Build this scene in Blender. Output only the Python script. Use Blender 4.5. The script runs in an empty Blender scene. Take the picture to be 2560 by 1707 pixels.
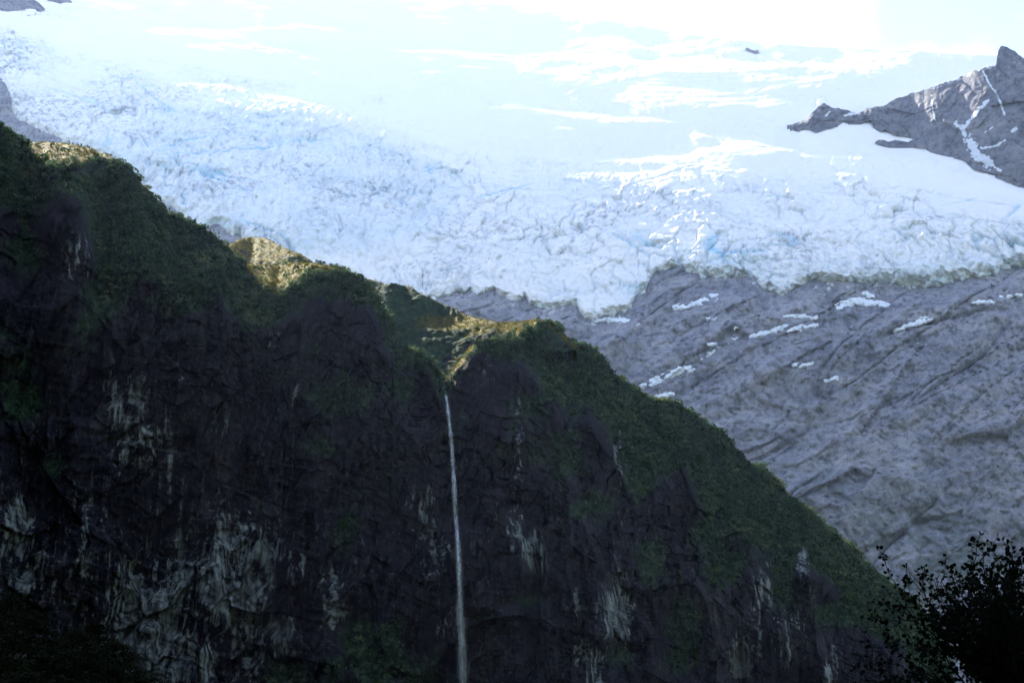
import bpy, math, random
import numpy as np
from mathutils import Vector

random.seed(7)
rng = np.random.default_rng(7)
rad = math.radians
scene = bpy.context.scene
C = scene.collection

# ------------------------------------------------------------------ camera, sky, sun, exposure
LENS, PITCH, CAM_Z = 55.0, rad(14.0), 1.7
SUN_EL, SUN_AZ = rad(35.0), rad(-28.0)          # azimuth from straight ahead, minus = left
SUN_STRENGTH, SKY_STRENGTH, EXPOSURE = 4.2, 0.06, 2.8
HAZE_DENSITY, HAZE_G = 0.9e-5, 0.45

cam_data = bpy.data.cameras.new('camera')
cam_data.lens, cam_data.sensor_width = LENS, 36.0
cam_data.clip_start, cam_data.clip_end = 0.2, 40000.0
cam = bpy.data.objects.new('camera', cam_data)
cam.location = (0, 0, CAM_Z)
cam.rotation_euler = (math.pi / 2 + PITCH, 0, 0)
C.objects.link(cam)
scene.camera = cam

world = bpy.data.worlds.new('World')
scene.world = world
world.use_nodes = True
wn, wl = world.node_tree.nodes, world.node_tree.links
wn.clear()
w_out = wn.new('ShaderNodeOutputWorld')
w_bg = wn.new('ShaderNodeBackground')
w_bg.inputs['Strength'].default_value = SKY_STRENGTH
sky = wn.new('ShaderNodeTexSky')
sky.sky_type = 'NISHITA'
sky.sun_disc = False
sky.sun_elevation = SUN_EL
sky.sun_rotation = SUN_AZ
sky.altitude = 800
sky.air_density, sky.dust_density, sky.ozone_density = 1.0, 0.35, 1.6
# drifting white cloud all over the sky
w_tc = wn.new('ShaderNodeTexCoord')
w_map = wn.new('ShaderNodeMapping')
w_map.inputs['Scale'].default_value = (1, 1, 2.2)
w_noise = wn.new('ShaderNodeTexNoise')
w_noise.inputs['Scale'].default_value = 5.5
w_noise.inputs['Detail'].default_value = 7
w_noise.inputs['Roughness'].default_value = 0.55
w_ramp = wn.new('ShaderNodeValToRGB')
w_ramp.color_ramp.elements[0].position = 0.47
w_ramp.color_ramp.elements[1].position = 0.60
w_mix = wn.new('ShaderNodeMixRGB')
w_mix.inputs['Color2'].default_value = (7.5, 7.7, 8.0, 1)
w_fac = wn.new('ShaderNodeMath')
w_fac.operation = 'MULTIPLY'
w_fac.inputs[1].default_value = 0.30
wl.new(w_tc.outputs['Generated'], w_map.inputs['Vector'])
wl.new(w_map.outputs['Vector'], w_noise.inputs['Vector'])
wl.new(w_noise.outputs['Fac'], w_ramp.inputs['Fac'])
wl.new(w_ramp.outputs['Color'], w_fac.inputs[0])
wl.new(w_fac.outputs[0], w_mix.inputs['Fac'])
wl.new(sky.outputs['Color'], w_mix.inputs['Color1'])
w_tint = wn.new('ShaderNodeMixRGB')
w_tint.blend_type = 'MULTIPLY'
w_tint.inputs['Fac'].default_value = 1.0
w_tint.inputs['Color2'].default_value = (1.02, 0.975, 1.0, 1)
wl.new(w_mix.outputs['Color'], w_tint.inputs['Color1'])
wl.new(w_tint.outputs['Color'], w_bg.inputs['Color'])
wl.new(w_bg.outputs['Background'], w_out.inputs['Surface'])

sun_data = bpy.data.lights.new('sun', 'SUN')
sun_data.energy = SUN_STRENGTH
sun_data.angle = rad(0.53)
sun_data.color = (1.0, 0.93, 0.80)
sun = bpy.data.objects.new('sun', sun_data)
to_sun = Vector((math.sin(SUN_AZ) * math.cos(SUN_EL), math.cos(SUN_AZ) * math.cos(SUN_EL), math.sin(SUN_EL)))
sun.rotation_euler = to_sun.to_track_quat('Z', 'Y').to_euler()
sun.location = (0, 0, 3000)
C.objects.link(sun)

vs = scene.view_settings
vs.view_transform, vs.look, vs.exposure, vs.gamma = 'Standard', 'None', EXPOSURE, 1.0
vs.use_curve_mapping = False
scene.render.engine = 'CYCLES'
cy = scene.cycles
cy.use_denoising = True
cy.use_adaptive_sampling = True
cy.adaptive_threshold = 0.02
cy.max_bounces, cy.diffuse_bounces, cy.glossy_bounces = 6, 3, 1
cy.transmission_bounces, cy.transparent_max_bounces, cy.volume_bounces = 2, 10, 0
cy.sample_clamp_indirect = 4.0

# ------------------------------------------------------------------ photograph pixel <-> place
F = 2560 * LENS / 36.0
CX, CY = 1280.0, 853.5
SP, CP = math.sin(PITCH), math.cos(PITCH)


def tanel(py):                                   # tangent of the elevation of a row of the photograph
    y = (CY - np.asarray(py, float)) / F
    return (SP + y * CP) / (CP - y * SP)


def at(px, py, Y):                               # a point at ground distance Y
    x = (np.asarray(px, float) - CX) / F
    y = (CY - np.asarray(py, float)) / F
    k = Y / (CP - y * SP)
    return x * k, Y + 0 * k, CAM_Z + k * (SP + y * CP)


def ss(a, b, x):
    t = np.clip((x - a) / (b - a), 0, 1)
    return t * t * (3 - 2 * t)


def line(pts, x):
    p = np.array(pts, float)
    return np.interp(x, p[:, 0], p[:, 1])


def line_s(pts, x, sigma=45.0):                  # the same, with the corners rounded off
    g = np.arange(-800, 3400, 5.0)
    p = np.array(pts, float)
    v = np.interp(g, p[:, 0], p[:, 1])
    k = np.exp(-0.5 * (np.arange(-40, 41) * 5.0 / sigma) ** 2)
    k /= k.sum()
    v = np.convolve(np.pad(v, 40, mode='edge'), k, mode='valid')
    return np.interp(x, g, v)


# ------------------------------------------------------------------ noise
_perm = rng.permutation(256).astype(np.int32)
_perm = np.concatenate([_perm, _perm])
_g3 = rng.normal(size=(256, 3))
_g3 /= np.linalg.norm(_g3, axis=1)[:, None]
_g3 = _g3.astype(np.float32)
_ga = rng.uniform(0, 2 * np.pi, 256)
_g2 = np.stack([np.cos(_ga), np.sin(_ga)], 1).astype(np.float32)


def noise2(x, y):
    x = np.asarray(x, np.float32); y = np.asarray(y, np.float32)
    x0 = np.floor(x); y0 = np.floor(y)
    fx = x - x0; fy = y - y0
    xi = x0.astype(np.int32) & 255; yi = y0.astype(np.int32) & 255
    u = fx * fx * fx * (fx * (fx * 6 - 15) + 10)
    v = fy * fy * fy * (fy * (fy * 6 - 15) + 10)
    r = []
    for dx in (0, 1):
        px = _perm[(xi + dx) & 255]
        for dy in (0, 1):
            g = _g2[_perm[(px + yi + dy) & 255]]
            r.append(g[..., 0] * (fx - dx) + g[..., 1] * (fy - dy))
    a = r[0] + v * (r[1] - r[0])
    b = r[2] + v * (r[3] - r[2])
    return (a + u * (b - a)) * 1.5


def fbm(x, y, octs=4, gain=0.5, ridged=False):
    s, amp, tot = 0, 1.0, 0.0
    for k in range(octs):
        n = noise2(x * 2 ** k + 17.3 * k, y * 2 ** k - 9.1 * k)
        s = s + amp * ((1 - 2 * np.abs(n)) if ridged else n)
        tot += amp
        amp *= gain
    return s / tot


_hx = rng.uniform(size=256).astype(np.float32)
_hy = rng.uniform(size=256).astype(np.float32)
_h1 = rng.uniform(-1, 1, 256).astype(np.float32)
_h2 = rng.uniform(-1, 1, 256).astype(np.float32)
_h3 = rng.uniform(-1, 1, 256).astype(np.float32)


def voro(x, y):
    """nearest distance, second distance, three random values of the cell, offset from its centre"""
    x = np.asarray(x, np.float32); y = np.asarray(y, np.float32)
    xi = np.floor(x).astype(np.int32); yi = np.floor(y).astype(np.int32)
    f1 = np.full(x.shape, 9., np.float32); f2 = f1.copy()
    cid = np.zeros(x.shape, np.int32); ox = np.zeros_like(f1); oy = np.zeros_like(f1)
    for dx in (-1, 0, 1):
        for dy in (-1, 0, 1):
            h = _perm[(_perm[(xi + dx) & 255] + yi + dy) & 255]
            ax = xi + dx + _hx[h] - x
            ay = yi + dy + _hy[h] - y
            d = ax * ax + ay * ay
            near = d < f1
            f2 = np.where(near, f1, np.minimum(f2, d))
            f1 = np.where(near, d, f1)
            cid = np.where(near, h, cid)
            ox = np.where(near, -ax, ox); oy = np.where(near, -ay, oy)
    return np.sqrt(f1), np.sqrt(f2), _h1[cid], _h2[cid], _h3[cid], ox, oy


def facets(x, y, tilt=1.0, step=0.6):            # broken slabs: every cell a plane of its own height and tilt
    f1, f2, a, b, c, ox, oy = voro(x, y)
    return step * a + tilt * (b * ox + c * oy)


# ------------------------------------------------------------------ mesh helpers
def grid_mesh(name, X, Y, Z, mat, attrs=None, keep=None, smooth=True):
    n, m = X.shape
    co = np.stack([X, Y, Z], -1).reshape(-1, 3).astype(np.float32)
    idx = np.arange(n * m).reshape(n, m)
    a = idx[:-1, :-1]; b = idx[:-1, 1:]; c = idx[1:, 1:]; d = idx[1:, :-1]
    q = np.stack([a, b, c, d], -1)
    if keep is not None:
        kf = keep[:-1, :-1] | keep[:-1, 1:] | keep[1:, 1:] | keep[1:, :-1]
        q = q[kf]
    q = q.reshape(-1, 4)
    at_ = {k: v.reshape(-1) for k, v in (attrs or {}).items()}
    if keep is not None:
        used = np.zeros(n * m, bool); used[q.ravel()] = True
        remap = np.cumsum(used) - 1
        co = co[used]; q = remap[q]
        at_ = {k: v[used] for k, v in at_.items()}
    return raw_mesh(name, co, q, mat, at_, smooth)


def raw_mesh(name, co, faces, mat, attrs=None, smooth=True):
    me = bpy.data.meshes.new(name)
    nf, k = faces.shape
    me.vertices.add(len(co))
    me.vertices.foreach_set('co', np.ascontiguousarray(co, np.float32).ravel())
    me.loops.add(nf * k)
    me.loops.foreach_set('vertex_index', np.ascontiguousarray(faces, np.int32).ravel())
    me.polygons.add(nf)
    me.polygons.foreach_set('loop_start', np.arange(0, nf * k, k, dtype=np.int32))
    if smooth:
        me.polygons.foreach_set('use_smooth', np.ones(nf, bool))
    for an, v in (attrs or {}).items():
        at_ = me.attributes.new(an, 'FLOAT', 'POINT')
        at_.data.foreach_set('value', np.ascontiguousarray(v, np.float32))
    me.update(calc_edges=True)
    if mat:
        me.materials.append(mat)
    return me


def obj(name, me, parent=None, loc=None):
    o = bpy.data.objects.new(name, me)
    C.objects.link(o)
    if parent:
        o.parent = parent
    if loc is not None:
        o.location = loc
    return o


def tag(o, label=None, category=None, group=None, kind=None):
    if label: o['label'] = label
    if category: o['category'] = category
    if group: o['group'] = group
    if kind: o['kind'] = kind
    return o


# ------------------------------------------------------------------ materials
class Mat:
    def __init__(self, name):
        self.m = bpy.data.materials.new(name)
        self.m.use_nodes = True
        self.nt = self.m.node_tree
        self.n, self.l = self.nt.nodes, self.nt.links
        self.b = self.n['Principled BSDF']
        self.b.inputs['Specular IOR Level'].default_value = 0.03
        self.b.inputs['Roughness'].default_value = 0.9
        g = self.n.new('ShaderNodeNewGeometry')
        self.pos = g.outputs['Position']

    def mapping(self, scale, rot=(0, 0, 0)):
        m = self.n.new('ShaderNodeMapping')
        m.inputs['Scale'].default_value = scale
        m.inputs['Rotation'].default_value = rot
        self.l.new(self.pos, m.inputs['Vector'])
        return m.outputs['Vector']

    def noise(self, scale, detail=4, vec=None, rough=0.6, dist=0.0):
        t = self.n.new('ShaderNodeTexNoise')
        t.inputs['Scale'].default_value = scale
        t.inputs['Detail'].default_value = detail
        t.inputs['Roughness'].default_value = rough
        t.inputs['Distortion'].default_value = dist
        self.l.new(vec or self.pos, t.inputs['Vector'])
        return t.outputs['Fac']

    def ramp(self, fac, stops):
        r = self.n.new('ShaderNodeValToRGB')
        e = r.color_ramp.elements
        while len(e) < len(stops): e.new(0.5)
        for s, (p, c) in zip(e, stops):
            s.position = p
            s.color = (*c, 1) if isinstance(c, tuple) else (c, c, c, 1)
        self.l.new(fac, r.inputs['Fac'])
        return r.outputs['Color']

    def mix(self, fac, a, b, mode='MIX'):
        m = self.n.new('ShaderNodeMixRGB')
        m.blend_type = mode
        for s, v in ((m.inputs[0], fac), (m.inputs[1], a), (m.inputs[2], b)):
            if isinstance(v, (int, float)): s.default_value = v
            elif isinstance(v, tuple): s.default_value = (*v, 1)
            else: self.l.new(v, s)
        return m.outputs[0]

    def math(self, op, a, b=0.0):
        m = self.n.new('ShaderNodeMath')
        m.operation = op
        for s, v in zip(m.inputs, (a, b)):
            if isinstance(v, (int, float)): s.default_value = v
            else: self.l.new(v, s)
        return m.outputs[0]

    def attr(self, name):
        a = self.n.new('ShaderNodeAttribute')
        a.attribute_name = name
        return a.outputs['Fac']

    def color(self, c):
        if isinstance(c, tuple): self.b.inputs['Base Color'].default_value = (*c, 1)
        else: self.l.new(c, self.b.inputs['Base Color'])

    def bump(self, h, dist, strength=1.0):
        b = self.n.new('ShaderNodeBump')
        b.inputs['Distance'].default_value = dist
        b.inputs['Strength'].default_value = strength
        self.l.new(h, b.inputs['Height'])
        self.l.new(b.outputs['Normal'], self.b.inputs['Normal'])


def cliff_material():
    M = Mat('dark_wet_schist')
    streak = M.noise(1.0, 6, M.mapping((0.42, 0.42, 0.022)), 0.66)
    wide = M.noise(1.0, 5, M.mapping((0.09, 0.09, 0.020)), 0.6)
    fine = M.noise(0.55, 6, M.mapping((1, 1, 0.6)), 0.68)
    speck = M.noise(1.1, 3, M.mapping((1, 1, 0.7)), 0.7)
    patch = M.noise(0.06, 6, M.mapping((1, 1, 0.5), (0, rad(25), 0)), 0.66)
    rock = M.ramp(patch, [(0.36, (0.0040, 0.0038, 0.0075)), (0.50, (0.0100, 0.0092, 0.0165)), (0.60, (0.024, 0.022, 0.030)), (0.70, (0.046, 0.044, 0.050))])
    rock = M.mix(M.ramp(streak, [(0.53, 0.0), (0.70, 0.7)]), rock, (0.052, 0.050, 0.058))
    rock = M.mix(M.ramp(speck, [(0.58, 0.0), (0.70, 0.85)]), rock, (0.12, 0.115, 0.105))
    joint = M.ramp(M.noise(0.05, 4, M.mapping((1, 1, 0.8), (0, rad(-35), 0)), 0.55, 0.6), [(0.485, 0.0), (0.50, 1.0), (0.515, 0.0)])
    pale_c = M.ramp(streak, [(0.36, (0.030, 0.034, 0.044)), (0.46, (0.10, 0.115, 0.118)), (0.58, (0.24, 0.27, 0.255)), (0.66, (0.32, 0.36, 0.34)), (0.78, (0.22, 0.215, 0.165))])
    pk = M.math('ADD', M.attr('pale'), M.math('MULTIPLY', M.math('SUBTRACT', wide, 0.5), 1.3))
    pk = M.math('ADD', pk, M.math('MULTIPLY', M.math('SUBTRACT', streak, 0.5), 2.6))
    pk = M.math('ADD', pk, M.math('MULTIPLY', M.math('SUBTRACT', fine, 0.5), 1.5))
    pk = M.math('MULTIPLY', M.ramp(pk, [(0.48, 0.0), (0.85, 1.0)]), M.ramp(M.attr('pale'), [(0.04, 0.0), (0.30, 1.0)]))
    rock = M.mix(pk, rock, pale_c)
    rock = M.mix(M.math('MULTIPLY', joint, 0.8), rock, (0.006, 0.006, 0.010))
    green = M.ramp(M.noise(0.34, 6, None, 0.72),
                   [(0.34, (0.004, 0.010, 0.007)), (0.46, (0.016, 0.037, 0.020)), (0.56, (0.034, 0.064, 0.032)), (0.70, (0.090, 0.105, 0.050))])
    gold = M.ramp(M.noise(0.20, 5, None, 0.65), [(0.36, (0.026, 0.030, 0.006)), (0.48, (0.100, 0.086, 0.012)), (0.64, (0.21, 0.165, 0.028))])
    green = M.mix(M.attr('tussock'), green, gold)
    veg_f = M.ramp(M.math('ADD', M.attr('veg'), M.math('MULTIPLY', M.math('SUBTRACT', fine, 0.5), 2.6)), [(0.42, 0.0), (0.66, 1.0)])
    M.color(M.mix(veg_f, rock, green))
    M.bump(M.mix(0.5, fine, M.noise(1.6, 5, None, 0.7)), 1.3, 1.0)
    return M.m


def far_rock_material(name='grey_schist', k=1.0):
    M = Mat(name)
    bands = M.noise(1.0, 7, M.mapping((0.010, 0.010, 0.05), (0, rad(32), 0)), 0.64, 0.4)
    cross = M.noise(1.0, 7, M.mapping((0.035, 0.02, 0.014), (0, rad(-18), 0)), 0.68)
    fine = M.noise(0.13, 8, M.mapping((1, 1, 0.7), (0, rad(30), 0)), 0.74)
    c = M.ramp(bands, [(0.28, (0.22, 0.23, 0.255)), (0.46, (0.32, 0.325, 0.345)), (0.58, (0.39, 0.38, 0.385)), (0.74, (0.46, 0.445, 0.43))])
    c = M.mix(M.ramp(cross, [(0.34, 0.7), (0.50, 0.0)]), c, (0.16, 0.165, 0.19))
    c = M.mix(M.ramp(cross, [(0.56, 0.0), (0.72, 0.5)]), c, (0.46, 0.425, 0.40))
    c = M.mix(M.ramp(fine, [(0.36, 0.85), (0.50, 0.0)]), c, (0.12, 0.125, 0.145))
    c = M.mix(M.ramp(fine, [(0.56, 0.0), (0.70, 0.7)]), c, (0.52, 0.50, 0.48))
    scrub = M.math('MULTIPLY', M.attr('scrub'), M.ramp(M.noise(0.03, 6, None, 0.7), [(0.44, 0.0), (0.56, 0.8)]))
    c = M.mix(scrub, c, (0.12, 0.15, 0.11))
    c = M.mix(1.0, c, (k, k, k * 1.04), 'MULTIPLY')
    snow = M.ramp(M.math('ADD', M.attr('snow'), M.math('MULTIPLY', M.math('SUBTRACT', fine, 0.5), 1.3)), [(0.46, 0.0), (0.60, 1.0)])
    c = M.mix(snow, c, (0.82, 0.85, 0.88))
    M.color(c)
    M.bump(M.mix(0.4, fine, cross), 10.0, 1.0)
    return M.m


def ice_material():
    M = Mat('glacier_ice')
    fine = M.noise(0.10, 7, None, 0.7)
    tone = M.noise(0.012, 5, None, 0.6)
    c = M.ramp(tone, [(0.36, (0.83, 0.83, 0.80)), (0.54, (0.91, 0.88, 0.83)), (0.68, (0.93, 0.89, 0.83))])
    c = M.mix(M.attr('blue'), c, (0.36, 0.62, 0.76))
    dirt = M.math('MULTIPLY', M.attr('dirt'), M.ramp(fine, [(0.48, 0.0), (0.62, 1.0)]))
    c = M.mix(dirt, c, (0.40, 0.41, 0.45))
    c = M.mix(M.attr('snow'), c, (0.94, 0.90, 0.85))
    M.color(c)
    M.bump(fine, 1.6, 0.6)
    M.b.inputs['Roughness'].default_value = 0.7
    return M.m


def snow_material():
    M = Mat('old_snow')
    c = M.ramp(M.noise(0.15, 6, None, 0.7), [(0.34, (0.50, 0.52, 0.55)), (0.46, (0.80, 0.84, 0.88)), (0.7, (0.88, 0.90, 0.92))])
    M.color(c)
    return M.m


def leaf_material(name, dark, mid, light, scale, transl=0.25):
    M = Mat(name)
    c = M.ramp(M.noise(scale, 4, None, 0.65), [(0.32, dark), (0.52, mid), (0.70, light)])
    M.color(c)
    M.b.inputs['Roughness'].default_value = 0.8
    M.b.inputs['Specular IOR Level'].default_value = 0.02
    t = M.n.new('ShaderNodeBsdfTranslucent')
    M.l.new(c, t.inputs['Color'])
    mx = M.n.new('ShaderNodeMixShader')
    mx.inputs[0].default_value = transl
    M.l.new(M.b.outputs[0], mx.inputs[1])
    M.l.new(t.outputs[0], mx.inputs[2])
    M.l.new(mx.outputs[0], M.n['Material Output'].inputs['Surface'])
    return M.m


def plain_material(name, c1, c2, scale, rough=0.85):
    M = Mat(name)
    M.color(M.ramp(M.noise(scale, 5, None, 0.65), [(0.35, c1), (0.65, c2)]))
    M.b.inputs['Roughness'].default_value = rough
    return M.m


def water_material():
    M = Mat('falling_water')
    M.color((0.80, 0.86, 0.92))
    streak = M.noise(1.0, 5, M.mapping((1.6, 1.6, 0.10)), 0.65)
    t = M.n.new('ShaderNodeBsdfTransparent')
    mx = M.n.new('ShaderNodeMixShader')
    dens = M.math('MULTIPLY', M.attr('dense'), M.ramp(streak, [(0.34, 0.25), (0.62, 1.0)]))
    M.l.new(dens, mx.inputs[0])
    M.l.new(t.outputs[0], mx.inputs[1])
    M.l.new(M.b.outputs[0], mx.inputs[2])
    M.l.new(mx.outputs[0], M.n['Material Output'].inputs['Surface'])
    return M.m


m_cliff = cliff_material()
m_far = far_rock_material('grey_schist', 1.1)
m_peak = far_rock_material('dark_schist', 0.74)
m_ice = ice_material()
m_snow = snow_material()
m_water = water_material()
m_scrub = leaf_material('scrub_leaves', (0.006, 0.018, 0.011), (0.034, 0.070, 0.036), (0.14, 0.18, 0.088), 0.16)
m_bush = leaf_material('bush_leaves', (0.012, 0.034, 0.018), (0.052, 0.096, 0.046), (0.15, 0.18, 0.085), 0.05)
m_tussock = leaf_material('tussock_grass', (0.024, 0.028, 0.006), (0.100, 0.088, 0.012), (0.22, 0.172, 0.028), 0.45, 0.25)
m_beech = leaf_material('beech_leaves', (0.004, 0.007, 0.003), (0.009, 0.013, 0.005), (0.018, 0.021, 0.007), 0.35, 0.12)
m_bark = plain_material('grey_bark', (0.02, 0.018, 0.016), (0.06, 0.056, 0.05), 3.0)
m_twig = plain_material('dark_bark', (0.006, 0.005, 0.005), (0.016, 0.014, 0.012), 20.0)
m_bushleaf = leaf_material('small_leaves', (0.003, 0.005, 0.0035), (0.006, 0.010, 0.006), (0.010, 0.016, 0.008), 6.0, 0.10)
m_ground = plain_material('valley_turf', (0.03, 0.04, 0.015), (0.08, 0.08, 0.04), 0.02)
m_boulder = plain_material('pale_boulder', (0.45, 0.44, 0.42), (0.68, 0.67, 0.64), 1.2)


# ------------------------------------------------------------------ terrain by columns: a slope for every row, integrated upwards
def integrate(PX, PY, SL, Y0, margin=0.022):
    """rows go up (PY falls); SL slope in radians; returns ground distance of every vertex"""
    T = tanel(PY)
    Y = np.empty_like(PX)
    Y[0] = Y0
    ts = np.maximum(np.tan(SL), T + margin)
    for i in range(1, PX.shape[0]):
        s = 0.5 * (ts[i - 1] + ts[i])
        # Z changes by s*dY, and Z = T*Y:  (T1)(Y+dY) - T0*Y = s*dY
        dY = Y[i - 1] * (T[i] - T[i - 1]) / np.maximum(s - T[i], 0.012)
        Y[i] = Y[i - 1] + dY
    return Y


def add_back(X, Y, Z, n, run, fall):
    """rows behind the crest, so that a ridge is a ridge from the side too"""
    k = (np.arange(1, n + 1) / n)[:, None] ** 1.6
    d = run * k
    Xb = X[-1] * (1 + d / Y[-1])
    Yb = Y[-1] + d
    Zb = Z[-1] - fall * (0.15 * d + 0.85 * d * k)
    return np.concatenate([X, Xb]), np.concatenate([Y, Yb]), np.concatenate([Z, Zb])


def tail(A, n):
    return np.concatenate([A, np.repeat(A[-1:], n, 0)])


# ================================================================== the glacier's bed: rock wall below, ice above
ICE_EDGE = [(-300, 185), (-60, 195), (0, 205), (14, 218), (24, 250), (34, 285), (47, 308), (77, 328), (134, 348), (165, 366), (214, 374), (268, 394),
            (302, 428), (380, 512), (400, 522), (425, 522), (450, 545), (500, 600), (528, 574), (552, 570), (585, 590), (600, 586), (625, 640), (760, 700), (900, 745),
            (1050, 765), (1121, 756), (1136, 740), (1163, 748), (1174, 733), (1193, 756), (1213, 744), (1236, 740),
            (1259, 752), (1274, 762), (1301, 763), (1312, 752), (1327, 775), (1385, 783), (1442, 771), (1452, 800), (1473, 813),
            (1496, 806), (1519, 798), (1549, 790), (1576, 783), (1591, 744), (1614, 737), (1622, 710), (1660, 685), (1706, 673),
            (1717, 690), (1775, 698), (1813, 703), (1874, 700), (1905, 729), (1951, 752), (1981, 737), (2024, 712), (2081, 718), (2119, 718),
            (2150, 721), (2196, 718), (2272, 716), (2330, 718), (2349, 712), (2425, 698), (2487, 698), (2502, 679), (2533, 672),
            (2560, 672), (2700, 665), (2900, 660)]
EDGE_SMOOTH = [(-300, 190), (0, 250), (200, 370), (400, 520), (600, 620), (900, 740), (1200, 760), (1450, 780), (1600, 755),
               (1750, 715), (2000, 730), (2300, 715), (2560, 680), (2900, 660)]
SNOW_CREST = [(-300, -230), (300, -170), (700, -110), (1050, -20), (1250, 10), (1400, 30), (1600, 66), (1800, 98), (2050, 118), (2300, 128), (2500, 138), (2900, 180)]
ICEFALL_TOP = [(-300, 40), (0, 62), (120, 120), (200, 180), (330, 190), (520, 215), (700, 275), (860, 320), (1000, 365), (1200, 425), (1400, 450), (1700, 455),
               (2000, 455), (2300, 500), (2560, 560), (2900, 600)]


def bed_slope(PX, PY, detail=True):
    e = line_s(EDGE_SMOOTH, PX, 60)
    top = line_s(ICEFALL_TOP, PX)
    d = e - PY                                     # above the ice edge
    base = np.where(d < 0, 53.0, 0)
    k = ss(-30, 40, d)
    icef = 50 - 8 * ss(20, 170, d) + 0.6 * (PX - CX) / CX * 3
    up = ss(60, -60, PY - top)
    # the slope at which the low sun just grazes the snow, seen along each line of sight
    graze = np.degrees(np.arctan(math.tan(SUN_EL) / np.cos(np.arctan((PX - CX) / F) - SUN_AZ)))
    upper = graze + 2.0 - 0.4 * ss(350, 50, PY)
    sl = (1 - k) * 53.0 + k * ((1 - up) * icef + up * upper)
    if not detail:
        return np.radians(sl)
    # long swells of the snowfield, running down to the right
    drop = PY - 0.12 * (PX - 1280) - 55 * np.sin((PX - 500) / 620.0)
    w = noise2(PX / 520.0 + 3.1, drop / 34.0) * 5.6 + noise2(PX / 260.0 + 9.7, drop / 19.0) * 3.2 + noise2(PX / 900.0, drop / 90.0 + 5) * 3.0
    sl = sl + up * w
    # the bright shelves that catch the sun
    for pts, hw, amt in BANDS:
        p = np.array(pts, float)
        c = line_s(pts, PX, 40)
        ends = ss(p[0, 0] - 60, p[0, 0] + 200, PX) * ss(p[-1, 0] + 60, p[-1, 0] - 220, PX)
        dd = (PY - c + 5 * noise2(PX / 70.0, PY / 30.0)) / hw
        sl = sl - 1.25 * amt * ends * np.exp(-dd ** 2)
    return np.radians(sl)


BANDS = [([(820, 285), (1000, 332), (1150, 365), (1280, 392), (1500, 400), (1700, 385), (1900, 350)], 8, 13),
         ([(960, 262), (1080, 275), (1200, 262), (1300, 258), (1420, 285), (1600, 300), (1900, 310)], 9, 9),
         ([(1320, 430), (1480, 440), (1620, 430), (1750, 425)], 5, 9),
         ([(280, 208), (400, 205), (520, 208), (640, 222)], 7, 10),
         ([(1650, 330), (1850, 345), (2050, 385), (2300, 392), (2560, 480), (2800, 540)], 10, 10),
         ([(2080, 345), (2200, 372), (2360, 388), (2460, 420), (2620, 490)], 12, 10),
         ([(1580, 395), (1750, 420), (1900, 425)], 5, 9),
         ([(1850, 545), (1950, 555), (2080, 560), (2150, 566)], 8, 12),
         ([(560, 372), (640, 400), (740, 420), (800, 450)], 6, 12),
         ([(250, 60), (500, 75), (800, 60), (1100, 80)], 12, 7),
         ([(700, 105), (1000, 120), (1300, 135), (1600, 150)], 10, 7),
         ([(1500, 165), (1750, 150), (2000, 165), (2300, 165)], 12, 7)]

# fine column grid of the bed
NBX, NBY = 760, 760
bpx = np.linspace(-260, 2820, NBX)
bt = np.linspace(0, 1, NBY)[:, None]
crest_g = line_s(SNOW_CREST, bpx)[None, :]
BPX = np.repeat(bpx[None, :], NBY, 0)
BPY = 1900 + (crest_g - 1900) * bt
Y0 = 1500 + 120 * ss(2560, 900, bpx) + 120 * ss(900, 0, bpx)
BASE = integrate(BPX, BPY, bed_slope(BPX, BPY, False), Y0, 0.10)
FULL = integrate(BPX, BPY, bed_slope(BPX, BPY), Y0, 0.10)
# keep the swells and shelves but let each die out up the slope, so that none shifts the whole hill behind it
BED = BASE.copy()
dev = 0 * Y0
for _i in range(1, NBY):
    step = (FULL[_i] - FULL[_i - 1]) * BASE[_i] / FULL[_i] - (BASE[_i] - BASE[_i - 1])
    dev = dev + step
    dev = dev * np.exp(-(BPY[_i - 1] - BPY[_i]) / 60.0)
    BED[_i] = BASE[_i] + dev


def sample_cols(px, py, GX, GY, GV):
    """value of a column grid (rows from bottom to top) at scattered pixels"""
    px = np.asarray(px, float); py = np.asarray(py, float)
    n, m = GX.shape
    fx = np.clip((px - GX[0, 0]) / (GX[0, -1] - GX[0, 0]) * (m - 1), 0, m - 1.001)
    j = fx.astype(int); fj = fx - j

    def col(jj):
        b, t = GY[0, jj], GY[-1, jj]
        fi = np.clip((py - b) / (t - b) * (n - 1), 0, n - 1.001)
        i = fi.astype(int); g = fi - i
        return GV[i, jj] * (1 - g) + GV[i + 1, jj] * g
    return col(j) * (1 - fj) + col(j + 1) * fj


def bed_at(px, py):
    return sample_cols(px, py, BPX, BPY, BED)


# distance of a pixel to the ice edge, inside positive (vertical measure is close enough for ragged ice)
def ice_inside(PX, PY):
    return line(ICE_EDGE, PX) - PY


# ---- rock wall
NRX, NRY = 560, 420
rpx = np.linspace(-240, 2800, NRX)
rtop = line_s(EDGE_SMOOTH, rpx, 60) - 110
RPX = np.repeat(rpx[None, :], NRY, 0)
RPY = 1890 + (rtop[None, :] - 1890) * np.linspace(0, 1, NRY)[:, None] ** 0.92
RY = bed_at(RPX, RPY)
RXw, _, RZw = at(RPX, RPY, RY)


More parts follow.
